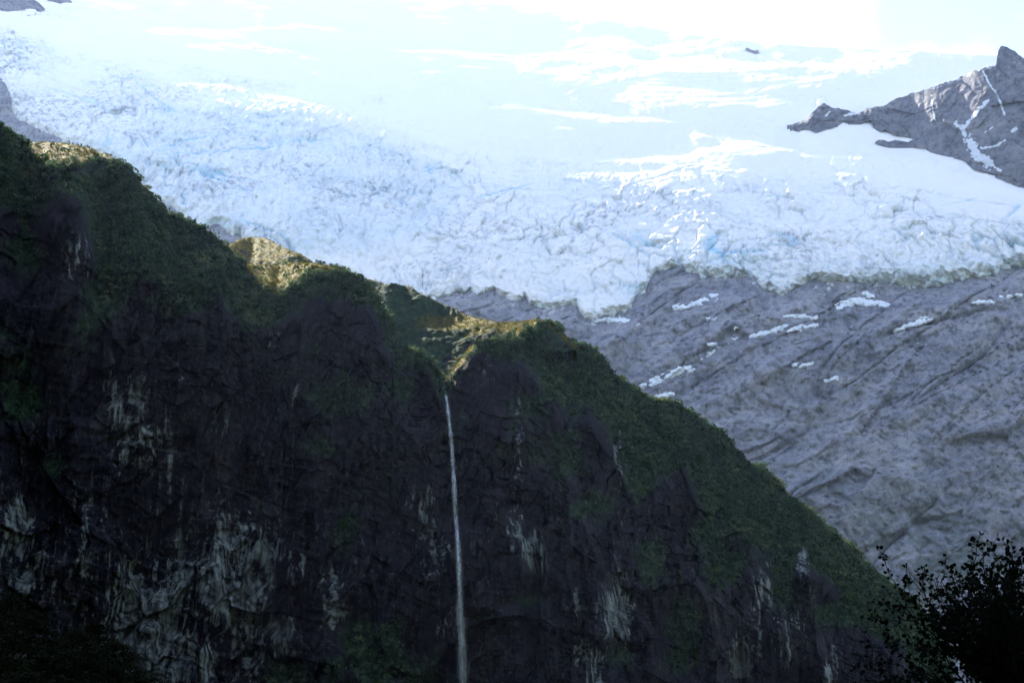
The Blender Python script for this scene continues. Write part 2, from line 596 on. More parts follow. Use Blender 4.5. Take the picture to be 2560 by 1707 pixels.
def far_relief(X, Z, depth=1.0):
    # diagonal slabs and gullies falling to the left
    a = rad(34)
    s = X * math.cos(a) + Z * math.sin(a)          # along the strata
    q = -X * math.sin(a) + Z * math.cos(a)
    warp = 26 * fbm(X / 260., Z / 260., 4, 0.55)
    r = 32 * fbm((s + warp) / 420., (q + warp) / 100., 3, 0.45, True)
    r = r + 7.5 * facets((s + warp) / 130., (q + 0.8 * warp) / 48., 1.2, 0.6)
    r = r + 3.2 * facets((s + 12 * noise2(X / 40., Z / 40.)) / 42., (q + 0.4 * warp) / 15., 1.2, 0.7)
    # steep joints across the slabs, strongest in the cliffs under the ice
    r = r + (2.5 + 5.5 * ss(330, 520, Z)) * fbm((X - 0.2 * Z + 0.5 * warp) / 34., (Z + 0.2 * X) / 210., 4, 0.55, True)
    r = r + 2.6 * facets(X / 6., (Z + 0.3 * X) / 7., 1.2, 0.8) + 3.0 * facets((X + 0.2 * warp) / 17., (Z + 0.4 * X) / 20., 1.2, 0.8)
    # long narrow clefts
    for k, (sc, ln, w, dp) in enumerate(((120., 900., 0.012, 13.), (70., 700., 0.012, 8.), (46., 420., 0.015, 5.))):
        cl = np.abs(noise2((q + 0.6 * warp) / sc + 4.4 + 7 * k, s / ln + 3 * k))
        r = r - dp * np.exp(-(cl / w) ** 2) * ss(-0.2, 0.2, noise2(s / 300. + 8 + k, q / 300.))
    return r * 1.0 * depth


rin = ice_inside(RPX, RPY)
hide = ss(0, 60, rin)
nearice = ss(-70, 0, rin)
rel = far_relief(RXw + 140., RZw + 60.) * (1 - 0.75 * hide) * (1 - 0.5 * nearice)
ledge = 3.5 * noise2(RXw / 260., (RZw + 0.25 * RXw) / 26.)
Rk = -(rel + ledge) * 0.9 + 48 * hide
RYd = RY + Rk
RX2, RY2, RZ2 = at(RPX, RPY, RYd)
RZ2 = RZ2 + 0.22 * rel
scrub_attr = ss(1000, 1500, RPY) * ss(1500, 2300, RPX + 0.3 * RPY)
smear = ss(-60, -2, rin) * 0.42 * ss(-0.1, 0.5, noise2(RPX / 60., RPY / 40.))
fleck = fbm(RPX / 34., (RPY + 0.22 * RPX) / 9., 4, 0.6) + 0.35 * noise2(RPX / 160. + 4, RPY / 70.)
smear = np.maximum(smear, 0.62 * ss(0.40, 0.58, fleck) * ss(-330, -120, rin) * ss(1430, 1520, RPX))
rock_wall = obj('rock_wall', grid_mesh('rock_wall', RX2, RY2, RZ2, m_far, {'scrub': scrub_attr, 'snow': smear}, smooth=False))
tag(rock_wall, 'grey schist rock wall below the glacier ice, cut by diagonal clefts', kind='structure')

# ---- ice
NGX, NGY = 970, 410
gpx = np.linspace(-200, 2760, NGX)
gbot = line_s(ICE_EDGE, gpx, 60) + 75
gcr = line_s(SNOW_CREST, gpx)
GPX = np.repeat(gpx[None, :], NGY, 0)
GPY = gbot[None, :] + (gcr - gbot)[None, :] * np.linspace(0, 1, NGY)[:, None]
GY = bed_at(GPX, GPY)
GXw, _, GZw = at(GPX, GPY, GY)
inside = ice_inside(GPX, GPY)
itop = line_s(ICEFALL_TOP, GPX) + 22 * noise2(GPX / 90., GPY / 60.) + 10 * noise2(GPX / 30., GPY / 25.)
rough = ss(-60, 70, GPY - itop)
soft = noise2(GPX / 240. + 8, (GPY - 0.2 * GPX) / 45.)
patchy = ss(0.05, 0.45, fbm(GPX / 260. + 3, (GPY - 0.2 * GPX) / 60., 3)) * ss(-330, -40, GPY - itop)
rough = np.clip(rough * (0.60 + 0.40 * ss(-0.25, 0.35, soft)) + 0.10 + 0.34 * patchy * (1 - rough), 0, 1)
steep = ss(560, 420, np.hypot((GPX - 640) * 1.0, (GPY - 480) * 2.2)) * ss(60, 10, GPY - 600 + 0) + ss(120, 20, line_s(ICE_EDGE, GPX, 40) - GPY) * ss(1300, 1900, GPX) * 0.8
# block pattern of the icefall in metres of the ice surface
S = GYs = np.hypot(GY, GZw)
u = GXw + 34 * fbm(GXw / 110., S / 110., 3, 0.6) + 7 * fbm(GXw / 18., S / 22., 3, 0.6)
v = (GY - 1500) * 1.15 + 40 * fbm(GXw / 120. + 5, S / 110., 3, 0.6) + 9 * fbm(GXw / 20. + 9, S / 24., 3, 0.6) + 0.25 * GXw
f1, f2, ca, cb, cc, ox, oy = voro(u / 27., v / 50.)
crack = np.clip(1 - (f2 - f1) / 0.22, 0, 1)
big = ss(-0.35, 0.35, fbm(GXw / 170. + 71, GY / 120., 2))
h1 = (9.0 * ca + 13.0 * (cb * ox + cc * oy) - 11 * crack ** 2) * (0.25 + 0.85 * big)
g1, g2, da, db, dc, px_, py_ = voro(u / 8.5 + 40, v / 16. + 13)
crack2 = np.clip(1 - (g2 - g1) / 0.25, 0, 1)
h2 = 3.0 * da + 3.6 * (db * px_ + dc * py_) - 3.4 * crack2
h3 = 5.5 * fbm(u / 19., v / 30., 5, 0.62, True) + 2.2 * fbm(GXw / 5., GY / 8., 3, 0.6)
# tall fluted ice on the steep fronts
fl = 19 * fbm(u / 23. + 3, v / 130., 4, 0.58, True) * steep
# smooth snow: sastrugi and a few open crevasses
sw = GY + 0.3 * GXw + 40 * fbm(GXw / 300., GY / 300., 2)
sm = 3.0 * noise2(GXw / 150., sw / 55.) + 2.0 * noise2(GXw / 90. + 5, sw / 26.) + 0.9 * noise2(GXw / 60., sw / 18.) + 0.5 * fbm(GXw / 30., sw / 18., 3, 0.6)
cv = np.abs(noise2((GY - 0.35 * GXw) / 120. + 2.2, GXw / 500.))
crev = np.exp(-(cv / 0.03) ** 2) * ss(0.22, 0.42, noise2(GXw / 190. + 31, GY / 170.))
# curved pressure bands and long flow lines of the ice
flow = GY * 0.9 + 0.45 * GXw + 60 * fbm(GXw / 420., GY / 420., 3)
h4 = 6.0 * fbm(GXw / 130. + 11, flow / 24., 4, 0.55, True)
arc = np.abs(noise2(flow / 70. + 0.6 * noise2(GXw / 260., GY / 200.), GXw / 340. + 13))
gash = np.exp(-(arc / 0.030) ** 2) * ss(0.0, 0.3, noise2(GXw / 120. + 40, GY / 150.)) * rough
calm = 0.55 + 0.75 * ss(-0.3, 0.4, fbm(GXw / 230. + 21, GY / 170., 3))
crev = crev * ss(0.12, 0.35, rough)
H = rough * calm * (h1 * (1 - 0.5 * steep) + h2 + 0.7 * h3) + rough * h4 - 9 * gash + fl + (1 - rough) * sm - crev * 7 * (1 - 0.5 * rough)
edge_n = (20 - 9 * ss(1050, 700, GPX)) * fbm(GPX / 26., GPY / 22., 4, 0.6)
thick = np.clip((inside + edge_n) * 0.8, -25, 20)
nrmY, nrmZ = -0.62, 0.78
GYd = GY + nrmY * H - thick * 1.1
GXi, GYi, GZi = at(GPX, GPY, GYd)
GZi = GZi + nrmZ * H * 0.55
blue = np.clip(0.12 * ss(40, 4, inside + edge_n) + rough * calm * (0.36 * crack ** 1.5 * (0.3 + 0.7 * big) + 0.14 * crack2) + 0.6 * gash + 0.75 * crev + 0.95 * steep * ss(0.05, -0.35, fl / 19) + 0.16 * steep, 0, 0.95)
dirt = np.clip((0.85 + 0.5 * ss(1000, 200, GPX)) * rough * ss(-0.25, 0.4, fbm(GXw / 150. + 60, GY / 120., 3)) + 0.30 * rough * crack2 + 0.55 * rough * ss(0.05, 0.45, fbm(GXw / 170. + 33, flow / 17., 4, 0.6)) + 0.22 * ss(40, 0, inside + edge_n) * ss(-0.15, 0.35, noise2(GPX / 40., GPY / 30.)), 0, 1)
dirt = np.clip(dirt + 0.55 * ss(75, 20, np.hypot(GPX - 1385, (GPY - 755) * 1.5)), 0, 1)
snowf = np.clip(1 - rough * 1.25, 0, 1) * (1 - 0.8 * crev)
BK = 14
blue, dirt, snowf, ins2 = (tail(A, BK) for A in (blue, dirt, snowf, inside + edge_n))
GXi, GYi, GZi = add_back(GXi, GYi, GZi, BK, 900, 0.45)
glacier = obj('glacier', grid_mesh('glacier', GXi, GYi, GZi, m_ice, {'blue': blue, 'dirt': dirt, 'snow': snowf}, keep=ins2 > -26, smooth=False))
tag(glacier, 'broad pale blue hanging glacier with crevassed icefall and smooth snowfield above', kind='structure')


def glacier_at(px, py):
    return bed_at(px, py) - 20


# ================================================================== rock peaks that stand out of the snow
def ridge(name, crest, foot, px0, px1, nx, ny, slope, mat, label, depth_at, relief, back=(12, 250, 0.8), snow=None, kick=6, sink=14, jag=2.5):
    px = np.linspace(px0, px1, nx)
    PX = np.repeat(px[None, :], ny, 0)
    c = line(crest, px) + jag * fbm(px / 22., px * 0 + 7.7, 4, 0.65); f = np.maximum(line(foot, px) + sink, c + 2)
    PY = f[None, :] + (c - f)[None, :] * np.linspace(0, 1, ny)[:, None]
    y0 = depth_at(px, f)
    kk = np.exp(-0.5 * np.linspace(-2.5, 2.5, max(3, nx // 14) | 1) ** 2)
    y0 = np.convolve(np.pad(y0, len(kk) // 2, mode='edge'), kk / kk.sum(), mode='valid') + kick
    Yg = integrate(PX, PY, np.radians(np.full(PX.shape, slope)), y0)
    X, _, Z = at(PX, PY, Yg)
    near = ss(0, 0.25, np.linspace(1, 0, ny))[:, None]
    R = relief(X, Z)
    X2, Y2, Z2 = at(PX, PY, Yg - R * (0.25 + 0.75 * near))
    Z2 = Z2 + 0.12 * R
    n = back[0]
    X2, Y2, Z2 = add_back(X2, Y2, Z2, *back)
    sn = tail(snow(PX, PY) if snow else 0 * PX, n)
    o = obj(name, grid_mesh(name, X2, Y2, Z2, mat, {'snow': sn, 'scrub': 0 * sn}))
    tag(o, label, kind='structure')
    return o, PX, PY, Yg


def peak_snow(PX, PY):
    s = 0 * PX
    for pts, w in PEAK_SNOW:
        p = np.array(pts, float)
        best = np.full(PX.shape, 1e9)
        for (x0, y0), (x1, y1) in zip(p[:-1], p[1:]):
            tt = np.clip(((PX - x0) * (x1 - x0) + (PY - y0) * (y1 - y0)) / ((x1 - x0) ** 2 + (y1 - y0) ** 2), 0, 1)
            best = np.minimum(best, np.hypot(PX - x0 - tt * (x1 - x0), PY - y0 - tt * (y1 - y0)))
        s = np.maximum(s, ss(w * 2.0, 0, best + w * 0.9 * noise2(PX / 9., PY / 9.)) * 0.85)
    c = line(PEAK_CREST, PX)
    s = np.maximum(s, 0.55 * ss(0.25, 0.5, fbm(PX / 30., PY / 14., 4, 0.6)) * ss(2200, 2400, PX))
    s = np.maximum(s, 0.5 * ss(16, 3, PY - c) * ss(2250, 2350, PX) * ss(2520, 2480, PX))
    return s


PEAK_CREST = [(1930, 330), (1958, 309), (1985, 313), (2020, 295), (2045, 270), (2062, 260), (2089, 272), (2119, 276), (2140, 285), (2161, 281),
              (2166, 272), (2196, 268), (2272, 237), (2356, 212), (2410, 191), (2456, 172), (2490, 163), (2494, 132), (2500, 118), (2512, 119),
              (2532, 126), (2545, 136), (2560, 149), (2640, 190), (2800, 260)]
PEAK_FOOT = [(1930, 330), (1985, 316), (2022, 311), (2039, 322), (2073, 308), (2119, 300), (2154, 296), (2177, 287), (2186, 315), (2203, 318),
             (2211, 311), (2242, 326), (2272, 332), (2298, 340), (2310, 366), (2360, 377), (2414, 391), (2429, 409), (2467, 421), (2502, 436),
             (2540, 455), (2560, 460), (2800, 560)]
PEAK_SNOW = [([(2457, 178), (2475, 215), (2492, 235), (2503, 265), (2512, 290)], 3.0),
             ([(2328, 240), (2330, 265), (2336, 300)], 2.5),
             ([(2470, 252), (2440, 285), (2412, 318)], 5),
             ([(2390, 310), (2405, 322), (2415, 342)], 6),
             ([(2425, 355), (2440, 385), (2470, 410)], 14),
             ([(2512, 352), (2490, 366), (2452, 372)], 3),
             ([(2482, 318), (2462, 332)], 2),
             ([(2140, 285), (2110, 290)], 4), ([(2075, 280), (2066, 290)], 3), ([(2530, 328), (2542, 322)], 4), ([(2480, 412), (2500, 428)], 4)]


def peak_relief(X, Z):
    w = 20 * noise2(X / 90., Z / 90.)
    return 9 * fbm((X + w) / 60., (Z + w) / 130., 5, 0.58, True) + 3.5 * facets((X + 0.4 * Z + w) / 28., (Z + w) / 50.) + 4 * fbm(X / 20., Z / 22., 4, 0.6, True)


ridge('rock_ridge', PEAK_CREST, PEAK_FOOT, 1968, 2790, 330, 120, 66, m_peak,
      'purple grey rock ridge climbing to a hooked summit at the right edge', glacier_at, peak_relief, snow=peak_snow, kick=3, jag=7)
ridge('rock_outcrop', [(2188, 356), (2197, 350), (2210, 349), (2222, 355), (2238, 351), (2256, 353), (2272, 355), (2290, 346), (2306, 334), (2330, 340)],
      [(2188, 356), (2222, 366), (2280, 367), (2330, 370)], 2188, 2330, 90, 24, 58, m_peak,
      'low row of dark rocks below the snow tongue, left of the rock ridge', glacier_at, lambda X, Z: 3 * fbm(X / 22., Z / 22., 4, 0.6), back=(8, 60, 0.6), kick=-8, sink=2)
ridge('rock_outcrop', [(-150, -20), (0, -20), (60, -4), (85, 0), (100, 10), (112, 22)],
      [(-150, 26), (0, 24), (24, 27), (60, 22), (92, 27), (112, 25)], -150, 112, 120, 40, 58, m_peak,
      'grey rock outcrop in the snow at the top left corner', glacier_at, lambda X, Z: 5 * fbm(X / 40., Z / 40., 4, 0.6), back=(8, 80, 0.6), kick=-8, sink=2)
ridge('rock_outcrop', [(118, -6), (135, -14), (165, -8), (180, 4)], [(118, 0), (150, 8), (165, 7), (180, 6)], 118, 180, 60, 24, 58, m_peak,
      'tiny rock outcrop in the snow, right of the top left corner outcrop', glacier_at, lambda X, Z: 4 * fbm(X / 30., Z / 30., 4, 0.6), back=(8, 60, 0.6), kick=-8, sink=2)
ridge('rock_outcrop', [(1862, 122), (1868, 119), (1876, 124), (1884, 126), (1893, 125), (1902, 129)], [(1862, 123), (1880, 129), (1890, 132), (1902, 130)], 1864, 1898, 40, 14, 60, m_far,
      'small dark rocks alone in the upper snowfield', glacier_at, lambda X, Z: 2 * fbm(X / 12., Z / 12., 4, 0.6), back=(6, 30, 0.6), kick=-10, sink=1)

# ================================================================== snow patches lying on the rock wall
def wall_depth(px, py):
    px = np.asarray(px, float); py = np.asarray(py, float)
    fx = np.clip((px - rpx[0]) / (rpx[-1] - rpx[0]) * (NRX - 1), 0, NRX - 1.001)
    j = fx.astype(int); fj = fx - j
    out = 0
    for jj, w in ((j, 1 - fj), (j + 1, fj)):
        t = np.clip((py - 1890) / (rtop[jj] - 1890), 0, 1) ** (1 / 0.92)
        fi = np.clip(t * (NRY - 1), 0, NRY - 1.001)
        i = fi.astype(int); g = fi - i
        out = out + w * (RYd[i, jj] * (1 - g) + RYd[i + 1, jj] * g)
    return out


def snow_patch(path, label, dusty=0.0):
    """path: (px, py, half width in px) along the patch"""
    p = np.array(path, float)
    x0, x1 = p[:, 0].min() - 14, p[:, 0].max() + 14
    y0, y1 = (p[:, 1] - p[:, 2]).min() - 10, (p[:, 1] + p[:, 2]).max() + 10
    nx = int(max(16, (x1 - x0) / 1.7)); ny = int(max(12, (y1 - y0) / 1.7))
    PX, PY = np.meshgrid(np.linspace(x0, x1, nx), np.linspace(y1, y0, ny))
    sd = np.full(PX.shape, -1e9)
    for (ax, ay, aw), (bx, by, bw) in zip(p[:-1], p[1:]):
        tt = np.clip(((PX - ax) * (bx - ax) + (PY - ay) * (by - ay)) / ((bx - ax) ** 2 + (by - ay) ** 2 + 1e-6), 0, 1)
        d = np.hypot(PX - ax - tt * (bx - ax), PY - ay - tt * (by - ay))
        sd = np.maximum(sd, aw + tt * (bw - aw) - d)
    sd = sd + 6.0 * fbm(PX / 26., PY / 7., 4, 0.65) + 2.4 * noise2(PX / 7., PY / 3.0) - dusty * 6 * ss(-0.1, 0.4, noise2(PX / 12., PY / 6.))
    Yg = wall_depth(PX, PY)
    Yg = Yg - np.clip(sd, -5, 3) * 0.5 - 4.0
    X, Y, Z = at(PX, PY, Yg)
    o = obj('snow_patch', grid_mesh('snow_patch', X, Y, Z, m_snow, keep=sd > -1.5))
    return tag(o, label, 'snow patch', 'snow patches on the rock wall')


for path, label in [
    ([(1690, 770, 7), (1730, 760, 5), (1780, 748, 11), (1800, 740, 6), (1850, 748, 5)], 'long snow ledge under the first rock knob right of the ice tongue'),
    ([(1490, 800, 2), (1560, 800, 5), (1595, 812, 3)], 'thin snow streak beside the lowest ice tongue'),
    ([(1605, 966, 3), (1640, 952, 9), (1690, 932, 10), (1735, 920, 6)], 'largest snow patch, just above the green ridge crest'),
    ([(1640, 992, 2), (1665, 988, 5), (1682, 985, 2)], 'small snow patch touching the green ridge crest below the largest one'),
    ([(1745, 895, 2), (1770, 885, 4), (1795, 868, 3)], 'narrow slanting snow streak above the largest snow patch'),
    ([(1880, 838, 4), (1905, 835, 5), (1940, 830, 3)], 'short snow patch left of the wide one in the middle of the wall'),
    ([(1930, 828, 3), (1960, 820, 7), (2000, 818, 7), (2040, 812, 3)], 'wide ragged snow patch in the middle of the wall'),
    ([(1955, 790, 3), (1990, 792, 6), (2040, 793, 4)], 'dusty snow band above the wide ragged patch'),
    ([(2095, 765, 8), (2140, 752, 7), (2190, 758, 5), (2235, 765, 3), (2265, 773, 2)], 'long snow tongue trailing right below the dark rock overhang'),
    ([(2240, 828, 3), (2265, 815, 4), (2295, 805, 8), (2320, 795, 6), (2328, 793, 3)], 'hooked snow patch at the head of a dark cleft'),
    ([(2335, 772, 3), (2360, 766, 4), (2375, 764, 2)], 'small snow patch between the hooked patch and the long right hand ledge'),
    ([(2435, 757, 3), (2480, 753, 6), (2515, 742, 5), (2535, 735, 5), (2550, 738, 2)], 'long snow ledge nearest the right edge of the picture'),
    ([(1985, 912, 3), (2010, 913, 5), (2030, 908, 3)], 'lone snow patch below the middle of the wall'),
    ([(2065, 952, 2), (2090, 946, 3)], 'tiny lowest snow streak right of the lone patch'),
    ([(2160, 732, 3), (2172, 738, 5), (2182, 740, 2)], 'small snow fleck tucked under the ice right of the dark overhang'),
    ([(1770, 798, 2), (1790, 797, 3), (1800, 797, 1)], 'small snow dash below the long ledge under the rock knob'),
    ([(1840, 806, 2), (1865, 801, 3), (1885, 798, 1)], 'thin upper snow streak left of the dusty band'),
    ([(1838, 818, 2), (1855, 816, 3), (1867, 815, 1)], 'thin lower snow streak left of the dusty band'),
    ([(1825, 840, 1), (1835, 844, 3), (1842, 848, 1)], 'little snow fleck left of the short patch'),
    ([(1770, 862, 1), (1785, 862, 3), (1798, 859, 1)], 'little snow dash above the narrow slanting streak'),
    ([(1660, 850, 2), (1672, 855, 4), (1678, 862, 2)], 'snow fleck beside the steep slab below the ice tongue'),
]:
    snow_patch(path, label, 0.5 if 'dusty' in label else 0.0)

# ================================================================== the near mountain: cliff, green shoulders, sunlit tops
CREST1 = [(-160, 240), (0, 312), (27, 325), (60, 345), (77, 356), (126, 354), (184, 360), (230, 371), (276, 388), (298, 402), (329, 421), (356, 459), (394, 501),
          (417, 528), (432, 534), (459, 540), (482, 553), (513, 572), (566, 612), (592, 640), (612, 658), (640, 662), (690, 662), (727, 654),
          (760, 656), (800, 658), (838, 664), (857, 666), (869, 675), (892, 694), (912, 704), (929, 721), (949, 760), (970, 790), (981, 815), (985, 848), (992, 880),
          (1003, 872), (1030, 868), (1052, 877), (1070, 888), (1082, 905), (1093, 922), (1101, 945), (1106, 957), (1112, 951), (1132, 925), (1146, 905),
          (1165, 882), (1190, 853), (1206, 845), (1225, 845), (1245, 850), (1262, 850), (1285, 832), (1305, 812), (1325, 800), (1343, 795), (1377, 804), (1396, 817),
          (1408, 836), (1431, 851), (1442, 855), (1477, 863), (1492, 882), (1515, 905), (1538, 939), (1576, 962), (1614, 985), (1645, 995),
          (1683, 1001), (1698, 1008), (1729, 1026), (1767, 1054), (1805, 1077), (1832, 1108), (1859, 1148), (1901, 1164), (1928, 1187),
          (1951, 1214), (1997, 1256), (2043, 1291), (2092, 1337), (2138, 1375), (2169, 1413), (2207, 1448), (2291, 1513), (2330, 1570),
          (2349, 1640), (2380, 1710), (2420, 1790)]
CAP1 = [(-160, 3), (60, 3), (80, 34), (110, 48), (150, 55), (200, 44), (240, 14), (300, 5), (420, 4), (450, 10), (500, 5), (566, 5), (610, 10), (625, 36), (660, 60),
        (690, 78), (715, 70), (745, 40), (780, 14), (860, 10), (900, 5), (985, 4), (1000, 3), (1040, 6), (1075, 7), (1100, 4), (1112, 6), (1135, 16),
        (1165, 16), (1200, 12), (1240, 9), (1270, 4), (1300, 22), (1330, 22), (1350, 12), (1380, 4), (1430, 6), (1475, 10), (1500, 4), (1640, 6),
        (1690, 8), (1730, 4), (1850, 4), (1890, 8), (1920, 4), (2420, 3)]
GREEN1 = [(-160, 170), (0, 175), (130, 190), (260, 230), (420, 170), (560, 130), (640, 150), (720, 120), (800, 80), (920, 60), (985, 50),
          (1040, 60), (1100, 40), (1180, 40), (1260, 90), (1340, 140), (1450, 190), (1600, 215), (1750, 225), (1900, 205), (2050, 165), (2180, 140), (2420, 160)]
FOLD1 = [(70, 352), (77, 360), (85, 372), (96, 384), (130, 432), (168, 494), (205, 555), (240, 600)]

NMX, NMY, MBK = 990, 480, 22
mpx = np.linspace(-150, 2415, NMX)
MPX = np.repeat(mpx[None, :], NMY, 0)
crest1 = line(CREST1, mpx)
crest1 = crest1 + (3.0 * fbm(mpx / 24., mpx * 0 + 2.2, 3, 0.6)) * ss(1098, 1085, mpx) + (3.0 * fbm(mpx / 24., mpx * 0 + 2.2, 3, 0.6)) * ss(1120, 1135, mpx)
MBOT = 1800.0
MPY = MBOT + (crest1[None, :] - MBOT) * np.linspace(0, 1, NMY)[:, None]
dcr = MPY - crest1[None, :]
cap = line(CAP1, MPX) * (1 + 0.25 * noise2(MPX / 50., MPY / 60.)) + 5 * noise2(MPX / 26., MPY / 14.)
grn = line(GREEN1, MPX) * (1 + 0.35 * noise2(MPX / 110., MPY / 200. + 3)) + 30 * noise2(MPX / 45., MPY / 60.)
s_cliff = 77 + 5 * noise2(MPX / 160., MPY / 120.)
s_green = 47 + 5 * noise2(MPX / 120. + 7, MPY / 90.)
s_cap = np.degrees(np.arctan(tanel(MPY))) + 8.0
kc = ss(cap * 0.75, cap * 1.15 + 2, dcr)
kg = ss(grn * 0.8, grn * 1.25 + 10, dcr)
sl1 = (1 - kc) * s_cap + kc * ((1 - kg) * s_green + kg * s_cliff)
# fold: the left shoulder stands in front of the sunlit mound
fy = line(FOLD1, MPX)
fend = ss(68, 76, MPX) * ss(235, 150, MPX)
inf = np.exp(-((MPY - fy + 7) / 6.0) ** 2) * fend
sl1 = sl1 * (1 - inf) + inf * (np.degrees(np.arctan(tanel(MPY))) + 2.0)
# grassy benches and green fans lower on the face
GREENS = [(700, 1690, 60, 60), (905, 1600, 75, 80), (960, 1660, 80, 60), (870, 990, 110, 60), (800, 1120, 60, 40), (60, 1010, 70, 60), (60, 1420, 60, 60),
          (1690, 1560, 40, 90), (1640, 1400, 40, 100), (1780, 1330, 90, 90), (860, 1330, 40, 90), (1320, 1010, 60, 60), (1000, 980, 60, 60),
          (1820, 1420, 70, 60), (130, 1170, 60, 50), (1330, 1500, 60, 30), (1190, 1545, 50, 14), (640, 780, 70, 80), (60, 640, 80, 60),
          (1420, 1150, 70, 80), (1500, 1260, 90, 60), (1950, 1500, 70, 50), (2080, 1540, 80, 40), (1700, 1650, 60, 60), (1550, 1640, 60, 50), (450, 760, 120, 50), (260, 740, 80, 80)]
vegb = 0 * MPX
for gx, gy, rx, ry in GREENS:
    vegb = np.maximum(vegb, np.exp(-(((MPX - gx) / rx) ** 2 + ((MPY - gy) / ry) ** 2)))
sl1 = sl1 - 12 * vegb * kg
MY0 = line([(-150, 560), (300, 585), (600, 600), (900, 585), (1100, 610), (1300, 600), (1600, 640), (2000, 700), (2415, 770)], mpx)
MYg = integrate(MPX, MPY, np.radians(sl1), MY0)
MXw, _, MZw = at(MPX, MPY, MYg)


def cliff_relief(X, Z, k):
    w = 9 * fbm(X / 50., Z / 60., 3)
    big = 19 * fbm((X + w) / 62., (Z + 2 * w) / 210., 4, 0.5, True)
    slab = 5.0 * facets((X + 0.35 * Z + w) / 30., (Z - 0.25 * X + w) / 44., 1.1, 0.8)
    slab2 = 2.2 * facets((X - 0.3 * Z + w) / 11., (Z + 0.2 * X + w) / 19., 1.1, 0.8)
    slab3 = 0.9 * facets((X + w) / 4.5, (Z + w) / 6.5, 1.0, 0.8)
    flute = 1.8 * fbm(X / 7., Z / 55., 4, 0.55, True)
    ledge = 2.0 * fbm(X / 60., (Z + 0.3 * X + w) / 9., 4, 0.6, True)
    return k * 1.35 * (big + 1.2 * slab + 1.7 * slab2 + 1.6 * slab3 + flute + ledge)


def green_relief(X, Z, Y):
    f1, f2, a, b, c, ox, oy = voro(X / 2.8 + 0.5 * noise2(X / 3., Y / 3.), (Y + 0.7 * Z) / 3.4)
    dome = (1 - np.minimum(f1, 1) ** 2) * (0.65 + 0.35 * a)
    g1, g2, d, e, f_, _, _ = voro(X / 6.5 + 20, (Y + 0.7 * Z) / 8.0)
    dome2 = (1 - np.minimum(g1, 1) ** 2) * (0.6 + 0.4 * d)
    return 1.3 * dome + 2.2 * dome2 + 0.9 * fbm(X / 12., (Y + Z) / 12., 3)


kcliff = kg * (1 - 0.55 * vegb)
Rc = cliff_relief(MXw, MZw, 0.12 + 0.88 * kcliff)
Rg = green_relief(MXw, MZw, MYg) * (1 - 0.75 * kcliff) * (0.40 + 0.60 * kc)
fade = (0.30 + 0.70 * ss(2, 60, dcr)) * (1 - 0.8 * np.exp(-(((MPX - 912) / 50) ** 2 + ((MPY - 785) / 60) ** 2))) \
    * (1 - 0.85 * np.exp(-(((MPX - 778) / 45) ** 2 + ((MPY - 755) / 45) ** 2))) * (1 - 0.92 * np.exp(-(((MPX - 1205) / 75) ** 2 + ((MPY - 955) / 85) ** 2)))
disp = Rc * fade
MX2, MY2, MZ2 = at(MPX, MPY, MYg - disp * 0.95)
MZ2 = MZ2 + Rg * (0.25 + 0.75 * ss(0, 8, dcr)) - 0.5

PALES = [(345, 1060, 60, 110, .8), (420, 1090, 35, 70, .8), (280, 990, 25, 90, .55), (330, 1560, 62, 120, 1), (420, 1610, 55, 110, 1), (590, 1440, 95, 95, .75),
         (550, 1480, 55, 38, 1), (665, 1400, 42, 60, .85), (625, 1590, 34, 90, .9), (705, 1600, 36, 70, .8), (40, 1320, 34, 62, .95), (212, 1310, 14, 36, .9),
         (68, 1455, 14, 26, .9), (460, 1640, 36, 60, .9), (512, 1680, 26, 45, 1), (455, 1420, 22, 70, .8), (310, 1440, 20, 60, .7), (1010, 1285, 26, 60, .65),
         (1065, 1290, 26, 60, .7), (1060, 1390, 40, 60, .75), (1110, 1400, 20, 50, .6), (1285, 1300, 18, 80, .7), (1332, 1375, 36, 50, .8), (1540, 1515, 48, 66, .9),
         (1480, 1670, 30, 50, .7), (1545, 1180, 11, 120, .8), (1300, 1090, 18, 120, .5), (1850, 1640, 40, 66, .9), (1885, 1590, 20, 66, .7), (1990, 1570, 60, 70, .35),
         (1440, 1540, 40, 40, .6), (680, 870, 20, 70, .6), (735, 960, 20, 50, .4), (830, 1500, 36, 60, .7), (250, 960, 16, 90, .4), (2005, 1400, 14, 34, .7), (1920, 1440, 50, 60, .4),
         (1115, 1560, 30, 50, .7), (1460, 1630, 30, 30, .6), (2080, 1690, 18, 50, .8), (2030, 1540, 22, 60, .5), (90, 1110, 30, 40, .35), (200, 640, 60, 60, .4), (470, 900, 60, 60, .35),
         (560, 1050, 40, 40, .3), (180, 1230, 26, 30, .3), (740, 1420, 26, 50, .5), (1010, 1380, 22, 60, .45), (1310, 980, 50, 50, .3), (1220, 940, 60, 40, .25)]
pale = 0 * MPX
for gx, gy, rx, ry, wgt in PALES:
    pale = np.maximum(pale, wgt * np.exp(-(((MPX - gx + 16 * noise2(MPX / 30., MPY / 50.)) / (0.85 * rx)) ** 2 + ((MPY - gy) / (1.25 * ry)) ** 2) ** 1.3))
slabmask = ss(-0.2, 0.3, facets((MXw + 0.35 * MZw) / 11., (MZw - 0.25 * MXw) / 24., 0.8, 0.9))
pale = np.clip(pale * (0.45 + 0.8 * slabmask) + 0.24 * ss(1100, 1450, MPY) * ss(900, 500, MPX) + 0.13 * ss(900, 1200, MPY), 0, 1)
mossn = fbm(MXw / 30., MZw / 45., 4, 0.6)
veg1 = np.clip((1 - kg) * 1.05 + vegb * 0.95 + 0.75 * ss(0.0, 0.45, mossn) * (1 - pale) - 0.15, 0, 1)
veg1 = veg1 * (1 - 0.9 * pale)
